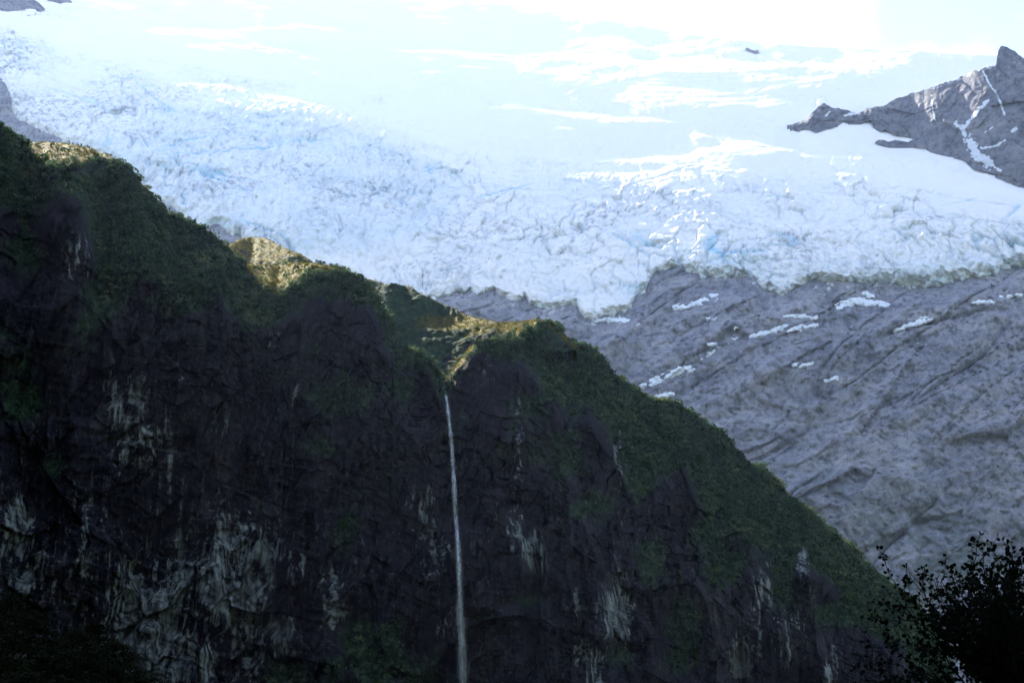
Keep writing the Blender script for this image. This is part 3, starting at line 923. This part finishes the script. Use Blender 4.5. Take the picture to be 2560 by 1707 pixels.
rocky = np.exp(-(((MPX - 1240) / 100) ** 2 + ((MPY - 945) / 45) ** 2)) + 0.8 * np.exp(-(((MPX - 190) / 34) ** 2 + ((MPY - 435) / 12) ** 2))
veg1 = np.clip(veg1 - 0.8 * rocky, 0, 1)
tus1 = ss(cap * 1.4 + 6, cap * 1.0, dcr) * np.clip(0.25 + cap / 20., 0, 0.95)
arrs = [tail(A, MBK) for A in (pale, veg1, tus1)]
MX3, MY3, MZ3 = add_back(MX2, MY2, MZ2, MBK, 170, 0.75)
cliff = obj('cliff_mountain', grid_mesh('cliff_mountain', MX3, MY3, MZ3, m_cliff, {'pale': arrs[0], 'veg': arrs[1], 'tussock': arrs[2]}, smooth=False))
tag(cliff, 'dark wet rock cliff with green shoulders and pale streaked slabs', kind='structure')


def m_at(px, py, V):
    px = np.asarray(px, float); py = np.asarray(py, float)
    return sample_cols(px, py, MPX, MPY, V)


def hill(name, crest, foot, capl, y0, nx, ny, px0, px1, label, s_green=46, band=None, tus=None, backrun=120, flat=None):
    px = np.linspace(px0, px1, nx)
    PX = np.repeat(px[None, :], ny, 0)
    c = line(crest, px) + 2.2 * fbm(px / 20., px * 0 + 5.5, 3, 0.6)
    f = line(foot, px)
    PY = f[None, :] + (c - f)[None, :] * np.linspace(0, 1, ny)[:, None]
    d = PY - c[None, :]
    cp = line(capl, PX) * (1 + 0.25 * noise2(PX / 50., PY / 60.)) + 4 * noise2(PX / 26., PY / 14.)
    el = np.degrees(np.arctan(tanel(PY)))
    k = ss(cp * 0.75, cp * 1.15 + 2, d)
    sg = (s_green(PX) if callable(s_green) else s_green) + 5 * noise2(PX / 70., PY / 60.)
    sl = (1 - k) * (el + 8.0) + k * sg
    litm = 1 - k
    if band:
        for pts, hw in band:
            p = np.array(pts, float)
            cc = np.interp(PX, p[:, 0], p[:, 1])
            ends = ss(p[0, 0] - 20, p[0, 0] + 60, PX) * ss(p[-1, 0] + 20, p[-1, 0] - 60, PX)
            g = ends * np.exp(-((PY - cc + 4 * noise2(PX / 14., PY / 14.)) / hw) ** 4)
            sl = sl * (1 - g) + g * (el + 5.0)
            litm = np.maximum(litm, g)
    Yg = integrate(PX, PY, np.radians(sl), y0(px))
    X, _, Z = at(PX, PY, Yg)
    R = green_relief(X, Z, Yg) * (1 - 0.40 * litm)
    bigr = 2.2 * fbm(X / 24., Z / 30., 4, 0.55, True)
    X2, Y2, Z2 = at(PX, PY, Yg - bigr * ss(0, 25, d) * (1 - 0.7 * litm))
    Z2 = Z2 + R * (0.25 + 0.75 * ss(0, 8, d)) - 0.5
    X2, Y2, Z2 = add_back(X2, Y2, Z2, 14, backrun, 0.7)
    veg = np.clip(0.95 - 0.9 * ss(0.25, 0.5, fbm(X / 22., Z / 16., 3)), 0, 1)
    a = [tail(A, 14) for A in (0 * PX, veg, np.clip(litm * 0.85, 0, 0.75))]
    o = obj(name, grid_mesh(name, X2, Y2, Z2, m_cliff, {'pale': a[0], 'veg': a[1], 'tussock': a[2]}))
    tag(o, label, kind='structure')
    return PX, PY, Y2[:ny], X2[:ny], Z2[:ny], litm


crestY = MYg[-1]


def y_m1(px):
    return np.interp(px, mpx, crestY)


H2 = hill('upper_basin',
          [(800, 760), (840, 722), (887, 695), (906, 694), (937, 700), (964, 710), (1021, 716), (1060, 737), (1098, 756), (1128, 767), (1163, 786), (1197, 796),
           (1251, 806), (1308, 803), (1330, 800), (1360, 808), (1400, 835), (1440, 870)],
          [(800, 990), (1100, 1000), (1250, 960), (1350, 900), (1440, 880)],
          [(800, 3), (1100, 4), (1140, 6), (1170, 26), (1230, 28), (1300, 26), (1340, 14), (1380, 4), (1440, 3)],
          lambda px: float(np.interp(1106, mpx, crestY)) + 6 + 0 * px, 300, 150, 800, 1440,
          'green upper basin with sunlit tussock knolls behind the top of the waterfall', lambda q: 38 + 5 * ss(1150, 1250, q),
          band=[([(1040, 815), (1075, 812), (1110, 816), (1160, 814), (1220, 815)], 17),
                ([(1150, 850), (1180, 838), (1210, 832), (1240, 838)], 6)])
H3 = hill('back_knoll',
          [(520, 680), (545, 640), (570, 613), (597, 599), (620, 591), (645, 592), (666, 595), (690, 607), (708, 618), (750, 633), (781, 654), (810, 680), (840, 700)],
          [(520, 740), (840, 740)],
          [(520, 5), (570, 14), (600, 40), (640, 60), (690, 50), (720, 22), (750, 12), (781, 6), (840, 4)],
          lambda px: y_m1(np.full(px.shape, 640.)) + 55, 190, 110, 520, 840,
          'sunlit golden grass knoll rising behind the cliff shoulder', 40,
          band=[([(570, 640), (640, 650), (700, 652), (730, 650)], 10), ([(560, 655), (620, 668), (690, 672)], 10)])

# ---- pale boulder on the sunlit knoll
def boulder(name, px, py, Y, r, label):
    n, m = 14, 20
    th, ph = np.meshgrid(np.linspace(0, math.pi, n), np.linspace(0, 2 * math.pi, m), indexing='ij')
    k = r * (1 + 0.25 * noise2(2 * np.cos(ph) + 4, 2 * th + np.sin(ph)))
    me = grid_mesh(name, k * np.sin(th) * np.cos(ph) * 1.3, k * np.sin(th) * np.sin(ph), k * np.cos(th) * 0.9, m_boulder)
    x, y, z = at(px, py, Y)
    return tag(obj(name, me, loc=(x, y, z)), label, 'boulder')


boulder('boulder', 643, 624, float(sample_cols([643.], [626.], H3[0], H3[1], H3[2])[0]) - 0.4, 0.75, 'small white boulder on the sunlit golden knoll')

# ================================================================== scrub and tussock on the near mountain: leaf tufts
def tufts(name, P, size, nq, mat, label, aspect=1.0, up=0.45):
    """every tuft nq small quads spread through a dome"""
    n = len(P)
    d = rng.normal(size=(n, nq, 3)); d[..., 2] = np.abs(d[..., 2]) * 0.9
    d /= np.linalg.norm(d, axis=2, keepdims=True)
    r = rng.uniform(0.35, 1.0, (n, nq, 1)) ** 0.5
    s = size[:, None, None]
    c = P[:, None, :] + d * r * s * np.array([1.0, 1.0, 0.75])
    nrm = d + rng.normal(size=(n, nq, 3)) * 0.55
    nrm /= np.linalg.norm(nrm, axis=2, keepdims=True)
    t = np.cross(nrm, rng.normal(size=(n, nq, 3)))
    t /= np.linalg.norm(t, axis=2, keepdims=True) + 1e-9
    b = np.cross(nrm, t)
    ls = np.minimum(s, 1.6) * rng.uniform(0.20, 0.40, (n, nq, 1))
    t = t * ls; b = b * ls * aspect
    co = np.stack([c - t - b * 0.4, c + t * 0.3 - b, c + t + b * 0.4, c - t * 0.3 + b], 2).reshape(-1, 3)
    fc = np.arange(len(co)).reshape(-1, 4)
    o = obj(name, raw_mesh(name, co, fc, mat, None, False))
    return tag(o, label, kind='stuff')


def pick(GX, GY_, W, X, Y, Z, n):
    w = W.copy()
    w[:2] = 0
    p = (w / w.sum()).ravel()
    i = rng.choice(p.size, n, p=p)
    P = np.stack([X.ravel()[i], Y.ravel()[i], Z.ravel()[i]], 1)
    P += rng.normal(size=P.shape) * np.array([0.35, 0.35, 0.1])
    return P


vis = (MPX > -20) & (MPX < 2420) & (MPY < 1720)
W1 = np.clip(veg1 - 0.45, 0, 1) * vis * (1 - 0.9 * tus1) * (0.35 + 0.65 * (1 - kg))
P = pick(MPX, MPY, W1, MX2, MY2, MZ2, 13000)
tufts('scrub', P, 0.6 + 2.3 * rng.uniform(0, 1, len(P)) ** 1.8, 14, m_scrub, 'dark green alpine scrub covering the shoulders of the cliff')
P = pick(MPX, MPY, W1 ** 1.5, MX2, MY2, MZ2, 2600)
tufts('bush_cover', P, rng.uniform(1.6, 3.6, len(P)), 34, m_bush, 'rounded paler green bushes dotted over the shoulders of the cliff')
W2 = tus1 * (1 - kc) * vis
P = np.concatenate([pick(MPX, MPY, W2, MX2, MY2, MZ2, 2600),
                    pick(H2[0], H2[1], np.clip(H2[5], 0, 1) + 0.02, H2[3], H2[2], H2[4], 1500),
                    pick(H3[0], H3[1], np.clip(H3[5], 0, 1) + 0.05, H3[3], H3[2], H3[4], 1100)])
tufts('tussock', P, rng.uniform(0.5, 1.15, len(P)), 8, m_tussock, 'golden tussock tufts on the sunlit tops of the ridge', 0.6)

# ================================================================== waterfall
wf = bpy.data.objects.new('waterfall', None)
C.objects.link(wf)
WF = [(1105, 957), (1110, 966), (1115, 990), (1122, 1040), (1128, 1100), (1134, 1190), (1138, 1280), (1144, 1350), (1147, 1430), (1149, 1520), (1153, 1600), (1156, 1700), (1160, 1800)]
_w = np.array(WF, float)
_y = np.linspace(957, 1800, 120)
wp = np.stack([np.interp(_y, _w[:, 1], _w[:, 0]), _y], 1)
_face = MYg - disp * 0.95
wd = np.min([m_at(wp[:, 0] + o, np.minimum(wp[:, 1] + 3, 1795), _face) for o in (-8, -4, 0, 4, 8)], 0)
wdep = np.minimum.accumulate(wd) - 0.8
wdep = np.minimum(wdep, np.linspace(wdep[0], wdep[0] - 13, len(wdep)))
bx, by, bz = at(WF[0][0], WF[0][1], float(wdep[0]))
wf.location = (float(bx), float(by), float(bz))
tag(wf, 'thin white waterfall dropping from a notch down the dark cliff', 'waterfall')


def strand(name, parent, off, w0, w1, dens0, dens1, y0=957, y1=1790, wob=1.0, seed=0):
    """a sheaf of falling water: an uneven tube along the fall"""
    n, m = 150, 8
    py = np.linspace(y0, y1, n)
    t = (py - 957) / (1790 - 957)
    px = np.interp(py, wp[:, 1], wp[:, 0]) + off * (0.15 + t) + wob * 2.2 * (0.2 + t) * noise2(py / 75. + seed * 3.7, py * 0 + seed)
    Yd = np.interp(py, wp[:, 1], wdep)
    X, Y, Z = at(px, py, Yd)
    r = (w0 + (w1 - w0) * t) * (0.85 + 0.4 * noise2(py / 40. + seed * 5.1, py * 0 + seed + .5)) * Yd / F
    r = np.maximum(r, 0.03)
    e = ss(0, 0.02, (py - y0) / (y1 - y0)) * ss(1.0, 0.94, (py - y0) / (y1 - y0))
    a = np.linspace(0, 2 * np.pi, m + 1)[None, :]
    Xg = X[:, None] + r[:, None] * np.cos(a) - wf.location.x
    Yg = Y[:, None] + r[:, None] * np.sin(a) * 0.8 - wf.location.y
    Zg = Z[:, None] + 0 * a - wf.location.z
    dn = (dens0 + (dens1 - dens0) * t) * (0.2 + 0.8 * e) * (0.80 + 0.9 * noise2(py / 26. + seed * 2.3, py * 0 + 3.3) + 0.5 * noise2(py / 9. + seed, py * 0 + 1.7))
    me = grid_mesh(name, Xg, Yg, Zg, m_water, {'dense': np.repeat(np.clip(dn, 0, 1)[:, None], m + 1, 1)})
    return obj(name, me, parent)


strand('spray', wf, 2.0, 4, 17, 0.02, 0.05, y0=1250, wob=1.6, seed=8)
strand('water_strand', wf, 0.5, 1.3, 1.6, 0.55, 0.4, y0=960, wob=1.0, seed=9)
main = strand('water_column', wf, 0, 4.6, 9.0, 0.34, 0.15, seed=1)
strand('water_strand', wf, -1.5, 2.2, 2.6, 0.45, 0.28, y1=1500, seed=2)
strand('water_strand', wf, 2.5, 1.8, 2.4, 0.40, 0.28, y0=1000, y1=1640, wob=1.6, seed=3)
strand('water_strand', wf, 9, 0.9, 1.3, 0.3, 0.22, y0=1560, wob=1.5, seed=4)
strand('water_strand', wf, -4, 0.9, 1.4, 0.35, 0.25, y0=1180, wob=1.5, seed=5)
strand('spray', wf, 1.0, 5, 13, 0.06, 0.11, y0=1000, wob=1.2, seed=6)

# ================================================================== valley floor
gx, gy = np.meshgrid(np.linspace(-9000, 9000, 61), np.linspace(-2500, 9000, 61))
gz = 0 * gx - 1.0 + 0.4 * noise2(gx / 300., gy / 300.)
gz = gz * ss(20, 200, np.hypot(gx, gy))
floor = obj('valley_floor', grid_mesh('valley_floor', gx, gy, gz, m_ground))
tag(floor, 'turf of the valley floor', kind='structure')

# the valley sides round and behind the viewer, seen by the light only from here but walked through to get here
ra, rr = np.meshgrid(np.radians(np.linspace(12, -192, 120)), np.linspace(0, 1, 70), indexing='ij')
rr = rr ** 1.4
rx = (520 + 1900 * rr) * np.cos(ra)
ry = 330 + (430 + 1700 * rr) * np.sin(ra)
rz = -4 + 1500 * rr ** 0.9 * (0.85 + 0.25 * fbm(rx / 500., ry / 500., 3)) * ss(0, 0.05, rr)
endf = ss(0, 0.07, (ra - ra.min()) / np.ptp(ra)) * ss(1, 0.93, (ra - ra.min()) / np.ptp(ra))
rz = -2 + (rz + 2 + 30 * fbm(rx / 90., ry / 90., 4, 0.55, True) * ss(0, 0.1, rr)) * endf
vs_o = obj('valley_side', grid_mesh('valley_side', rx, ry, rz, plain_material('bush_clad_slope', (0.018, 0.030, 0.012), (0.05, 0.06, 0.03), 0.02)))
tag(vs_o, 'bush covered valley side around and behind the viewpoint', kind='structure')

# unseen spur, added left of the view to keep the valley in shade
la, lr = np.meshgrid(np.radians(np.linspace(-20.6, -78, 110)), np.linspace(0, 1, 70), indexing='ij')
lel = np.interp(np.degrees(-la), [20.6, 21.6, 22.6, 25, 28, 36, 46, 60, 70, 78], [0, 24, 36, 42, 46, 49, 49, 42, 28, 4])
ld = 330 + 720 * lr
lh = 620 * np.tan(np.radians(lel))
prof = ss(0, 0.42, lr) * ss(1, 0.5, lr)
lx, ly = ld * np.sin(la), ld * np.cos(la)
lz = -3 + lh * prof * (1 + 0.10 * fbm(lx / 120., ly / 120., 4, 0.55, True))
spur = obj('added_shade_spur', grid_mesh('added_shade_spur', lx, ly, lz, plain_material('spur_rock', (0.02, 0.025, 0.018), (0.05, 0.05, 0.045), 0.03)))
tag(spur, 'high dark spur added out of view left of the cliff to shade the valley', kind='structure')

# ================================================================== beech forest, lower left
def limb_mesh(name, segs, mat, m=6):
    """segs: list of (point, radius) polylines; one mesh of tapered tubes"""
    co, fc = [], []
    for pl in segs:
        base = len(co)
        for i, (p, r) in enumerate(pl):
            p = np.array(p, float)
            q = np.array(pl[min(i + 1, len(pl) - 1)][0], float) - np.array(pl[max(i - 1, 0)][0], float)
            q /= np.linalg.norm(q) + 1e-9
            ref = np.array([0, 0, 1.0]) if abs(q[2]) < 0.8 else np.array([1.0, 0, 0])
            a = np.cross(q, ref); a /= np.linalg.norm(a); b = np.cross(q, a)
            for k in range(m):
                an = 2 * math.pi * k / m
                co.append(p + r * (math.cos(an) * a + math.sin(an) * b))
        for i in range(len(pl) - 1):
            for k in range(m):
                k2 = (k + 1) % m
                fc.append((base + i * m + k, base + i * m + k2, base + (i + 1) * m + k2, base + (i + 1) * m + k))
    return raw_mesh(name, np.array(co), np.array(fc), mat)


def beech_proto(seed):
    r = random.Random(seed)
    H = 11.0
    trunk = [((0, 0, -1.5), 0.30), ((0.1, 0, 2), 0.25), ((r.uniform(-.4, .4), r.uniform(-.4, .4), 5), 0.20), ((r.uniform(-.6, .6), r.uniform(-.6, .6), 9.5), 0.08)]
    limbs, pads = [], []
    for i in range(15):
        z = 2.8 + 7.2 * (i / 14.0)
        a = i * 2.4 + r.uniform(-.5, .5)
        L = (4.3 - 3.4 * ((z - 2.8) / 8.2) ** 1.3) * r.uniform(.75, 1.15)
        e = (L * math.cos(a), L * math.sin(a), z + 0.5 + 0.12 * L)
        mid = (e[0] * .5, e[1] * .5, z + 0.1)
        limbs.append([((0.1, 0, z - 0.4), 0.09), (mid, 0.06), (e, 0.025)])
        for k in range(3):
            f = r.uniform(.35, 1.05)
            pads.append((e[0] * f + r.uniform(-.6, .6), e[1] * f + r.uniform(-.6, .6), z + 0.3 + 0.12 * L * f + r.uniform(-.2, .35), r.uniform(.9, 1.7)))
    pads.append((0, 0, H, 0.9))
    co = []
    g = np.random.default_rng(seed)
    for x, y, z, s in pads:
        n = int(95 * s)
        q = g.normal(size=(n, 3)) * np.array([s * .52, s * .52, 0.17 * s])
        q[:, 2] -= 0.18 * (q[:, 0] ** 2 + q[:, 1] ** 2) / s
        c = q + np.array([x, y, z])
        nr = np.array([0, 0, 1.0]) + g.normal(size=(n, 3)) * .55
        nr /= np.linalg.norm(nr, axis=1)[:, None]
        t = np.cross(nr, g.normal(size=(n, 3))); t /= np.linalg.norm(t, axis=1)[:, None]
        b = np.cross(nr, t)
        ls = g.uniform(.10, .20, (n, 1))
        co.append(np.stack([c - t * ls * 1.3, c - b * ls * .8, c + t * ls * 1.3, c + b * ls * .8], 1).reshape(-1, 3))
    co = np.concatenate(co)
    return (limb_mesh('trunk', [trunk], m_bark, 8), limb_mesh('limb', limbs, m_bark, 5),
            raw_mesh('crown', co, np.arange(len(co)).reshape(-1, 4), m_beech, None, False))


protos = [beech_proto(s) for s in (3, 5, 8)]
TOPS = [(-25, 1450), (30, 1480), (85, 1520), (135, 1578), (-10, 1535), (190, 1562), (240, 1545), (50, 1570), (285, 1590), (110, 1620), (170, 1618), (315, 1628), (230, 1612),
        (20, 1630), (345, 1668), (280, 1655), (75, 1670), (150, 1680), (395, 1690), (210, 1690), (330, 1700), (450, 1703), (0, 1690), (500, 1712), (425, 1715)]
bases = []
r0 = random.Random(11)
for i, (px, py) in enumerate(TOPS):
    Yt = 300 - (py - 1450) * 0.33 + r0.uniform(-6, 6)
    sc = r0.uniform(.82, 1.12)
    x, y, z = (float(v) for v in at(px, py, Yt))
    bases.append((x, y, z - 11.6 * sc))
    t = bpy.data.objects.new('beech_tree', None)
    C.objects.link(t)
    t.location = bases[-1]
    t.rotation_euler = (0, 0, r0.uniform(0, 6.28))
    t.scale = (sc * r0.uniform(.95, 1.2), sc * r0.uniform(.95, 1.2), sc)
    tag(t, 'dark green layered beech tree in the forest at the lower left corner', 'tree', 'beech forest in the lower left corner')
    for nm, me in zip(('trunk', 'limb', 'crown'), protos[i % 3]):
        obj(nm, me, t)
B = np.array(bases)
hx, hy = np.meshgrid(np.linspace(-130, -36, 50), np.linspace(190, 322, 60))
wgt = 1 / (((hx[..., None] - B[:, 0]) ** 2 + (hy[..., None] - B[:, 1]) ** 2) + 9.0) ** 1.6
hz = (wgt * B[:, 2]).sum(-1) / wgt.sum(-1)
edge = np.minimum.reduce([ss(0, 12, hx + 130), ss(0, 14, -36 - hx), ss(0, 14, hy - 190), ss(0, 14, 322 - hy)])
hpx = CX + F * hx / hy * CP
hz = np.minimum(hz, CAM_Z + hy * tanel(np.interp(hpx, [-50, 330, 420, 600], [1600, 1700, 1745, 1770])))
hz = (hz + 0.5) * edge + (1 - edge) * -6 + 0.6 * noise2(hx / 6., hy / 6.)
slope_o = obj('forest_slope', grid_mesh('forest_slope', hx, hy, hz, plain_material('forest_floor', (0.012, 0.014, 0.007), (0.03, 0.03, 0.016), 0.5)))
tag(slope_o, 'dark forest floor under the beech trees', kind='structure')

# ================================================================== the near shrub, lower right
def shrub():
    r = random.Random(21)
    root = bpy.data.objects.new('shrub', None)
    C.objects.link(root)
    DY = 9.0
    bx, by, _ = (float(v) for v in at(2520, 1750, DY))
    root.location = (bx, by, 0.0)
    tag(root, 'dark leafy shrub with thin arching twigs in the lower right corner', 'shrub')
    k = DY / F / CP * 1.02

    def P2(px, py, dy=0.0):
        x, y, z = (float(v) for v in at(px, py, DY + dy))
        return np.array([x - bx, y - by, z])
    trunks, branches, twigs, leaves = [], [], [], []
    base = np.array([0, 0, -0.1])

    def twig(p0, p1, rad0, depth, dens):
        """a slightly crooked twig with alternate leaves and side twigs"""
        p0 = np.array(p0); p1 = np.array(p1)
        L = np.linalg.norm(p1 - p0)
        n = max(3, int(L / 0.05))
        d = (p1 - p0) / n
        pts = [p0]
        side = np.array([r.gauss(0, 1), r.gauss(0, 1), r.gauss(0, 1)])
        bend = np.array([0, 0, 0.10 * L])
        for i in range(1, n + 1):
            t = i / n
            pts.append(p0 + (p1 - p0) * t + bend * (t * t - t) + np.array([r.gauss(0, .005), r.gauss(0, .005), r.gauss(0, .005)]))
        pl = [(pts[i], max(0.0021, rad0 * (1 - 0.8 * i / n))) for i in range(n + 1)]
        (branches if rad0 > 0.006 else twigs).append(pl)
        dv = (p1 - p0) / L
        for i in range(1, n + 1):
            t = i / n
            if depth > 0 and t > 0.15 and r.random() < dens:
                ax = np.cross(dv, np.array([r.gauss(0, 1), r.gauss(0, 1), r.gauss(0, 1)]))
                ax /= np.linalg.norm(ax) + 1e-9
                nd = dv * r.uniform(.45, .9) + ax * r.uniform(.4, .9) + np.array([0, 0, .15])
                nd /= np.linalg.norm(nd)
                l2 = L * r.uniform(.22, .48) * (1.15 - 0.6 * t)
                if l2 > 0.05:
                    twig(pts[i], pts[i] + nd * l2, rad0 * 0.5, depth - 1, dens * 0.9)
            if t > (0.12 if depth < 2 else 0.35):
                for q in range(3 if depth < 2 else 2):
                    if r.random() < 0.85:
                        ax = np.cross(dv, np.array([r.gauss(0, 1), r.gauss(0, 1), r.gauss(0, 1)]))
                        ax /= np.linalg.norm(ax) + 1e-9
                        leaves.append((pts[i] + ax * 0.004, dv * .5 + ax, r.uniform(.019, .031), t))
    # main stems fan out from the base; ends are where the photograph shows the tips
    TIPS = [(2212, 1452, .0), (2228, 1432, .1), (2272, 1424, -.1), (2352, 1438, .15), (2384, 1420, -.2), (2422, 1378, .0), (2455, 1390, .2), (2500, 1392, -.2),
            (2526, 1372, .05), (2538, 1388, .25), (2558, 1425, -.1), (2590, 1440, .1), (2318, 1440, .2), (2300, 1470, -.2), (2480, 1420, .3), (2440, 1440, -.3), (2400, 1470, .3),
            (2345, 1490, -.3), (2520, 1450, -.35), (2570, 1480, .3), (2620, 1500, 0.0), (2290, 1530, .2), (2330, 1545, -.3), (2380, 1520, .35), (2460, 1480, -.4), (2540, 1500, .4)]
    LOW = [(2166, 1645, .0), (2185, 1620, .15), (2215, 1605, -.1), (2240, 1602, .1), (2290, 1598, -.15), (2200, 1680, .2), (2180, 1700, -.2), (2260, 1640, .25), (2310, 1640, -.25), (2340, 1600, .2), (2250, 1565, .0), (2310, 1575, .3)]
    fork = P2(2540, 1760)
    trunks.append([(base, 0.035), (fork * .5 + base * .5 + np.array([.03, 0, 0]), 0.030), (fork, 0.024)])
    for px, py, dy in TIPS + [(x + r.uniform(-10, 60), y + r.uniform(20, 110), d + r.uniform(-.35, .35)) for x, y, d in TIPS + TIPS + TIPS if x > 2330]:
        tip = P2(px, py + 14, dy)
        twig(fork + np.array([r.gauss(0, .02), r.gauss(0, .04), r.gauss(0, .03)]), tip, 0.0085, 2, 0.42)
    fork2 = P2(2480, 1790)
    trunks.append([(base, 0.025), (fork2, 0.018)])
    for px, py, dy in LOW:
        tip = P2(px, py, dy)
        twig(fork2 + np.array([r.gauss(0, .02), r.gauss(0, .04), r.gauss(0, .02)]), tip, 0.007, 2, 0.36)
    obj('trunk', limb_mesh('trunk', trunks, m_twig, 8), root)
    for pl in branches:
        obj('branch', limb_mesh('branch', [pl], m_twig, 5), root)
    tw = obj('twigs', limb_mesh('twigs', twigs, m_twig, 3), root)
    tag(tw, kind='stuff')

    # leaves: small, rounded, folded along the midrib
    LF = np.array([[0, 0, 0], [.34, .42, .10], [.80, .34, .08], [1.0, 0, -.04], [.80, -.34, .08], [.34, -.42, .10], [.5, 0, -.02]])
    LT = np.array([[0, 6, 1], [1, 6, 2], [2, 6, 3], [3, 6, 4], [4, 6, 5], [5, 6, 0]])

    def frame(l):
        p, d, s, t = l
        d = d / np.linalg.norm(d)
        a = np.cross(d, np.array([r.gauss(0, 1), r.gauss(0, 1), r.gauss(0, 1)])); a /= np.linalg.norm(a)
        return p, np.stack([d, a, np.cross(d, a)]) * s
    # the leaves that show against the hazy wall stand highest and farthest left: those are single parts
    score = [-(l[0][2] * 1.0 - 0.9 * l[0][0] * 0.55) - 0.15 * l[3] for l in leaves]
    order = sorted(range(len(leaves)), key=lambda i: score[i])
    me = raw_mesh('leaf', LF, LT, m_bushleaf, None, True)
    from mathutils import Matrix
    for i in order[:300]:
        p, M3 = frame(leaves[i])
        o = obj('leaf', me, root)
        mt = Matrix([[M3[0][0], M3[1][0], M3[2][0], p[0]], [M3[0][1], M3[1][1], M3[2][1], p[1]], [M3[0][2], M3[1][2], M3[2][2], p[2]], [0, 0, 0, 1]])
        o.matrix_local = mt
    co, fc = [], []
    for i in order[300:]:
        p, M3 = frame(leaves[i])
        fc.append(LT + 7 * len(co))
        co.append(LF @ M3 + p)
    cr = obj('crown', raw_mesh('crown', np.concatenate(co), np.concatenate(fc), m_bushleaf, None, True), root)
    tag(cr, kind='stuff')
    print('shrub leaves', len(leaves), 'twigs', len(twigs), 'branches', len(branches))


shrub()

# ================================================================== air
hz_me = bpy.data.meshes.new('haze')
lo, hi = (-9500, -2600, -3), (9500, 9500, float(max(GZi.max(), MZ3.max())) + 60)
vv = [(x, y, z) for x in (lo[0], hi[0]) for y in (lo[1], hi[1]) for z in (lo[2], hi[2])]
hz_me.from_pydata(vv, [], [(0, 1, 3, 2), (4, 6, 7, 5), (0, 4, 5, 1), (2, 3, 7, 6), (0, 2, 6, 4), (1, 5, 7, 3)])
hm = bpy.data.materials.new('haze')
hm.use_nodes = True
hn = hm.node_tree.nodes
hn.remove(hn['Principled BSDF'])
pv = hn.new('ShaderNodeVolumePrincipled')
pv.inputs['Color'].default_value = (0.42, 0.58, 1.0, 1)
pv.inputs['Density'].default_value = HAZE_DENSITY
pv.inputs['Anisotropy'].default_value = HAZE_G
hm.node_tree.links.new(pv.outputs[0], hn['Material Output'].inputs['Volume'])
hz_me.materials.append(hm)
haze = obj('haze', hz_me)
tag(haze, 'thin bluish air over the whole valley', kind='stuff')
print('depths: bed top', BED[-1].min(), BED[-1].max(), 'cliff', MYg.min(), MYg.max(), 'haze top', hi[2])
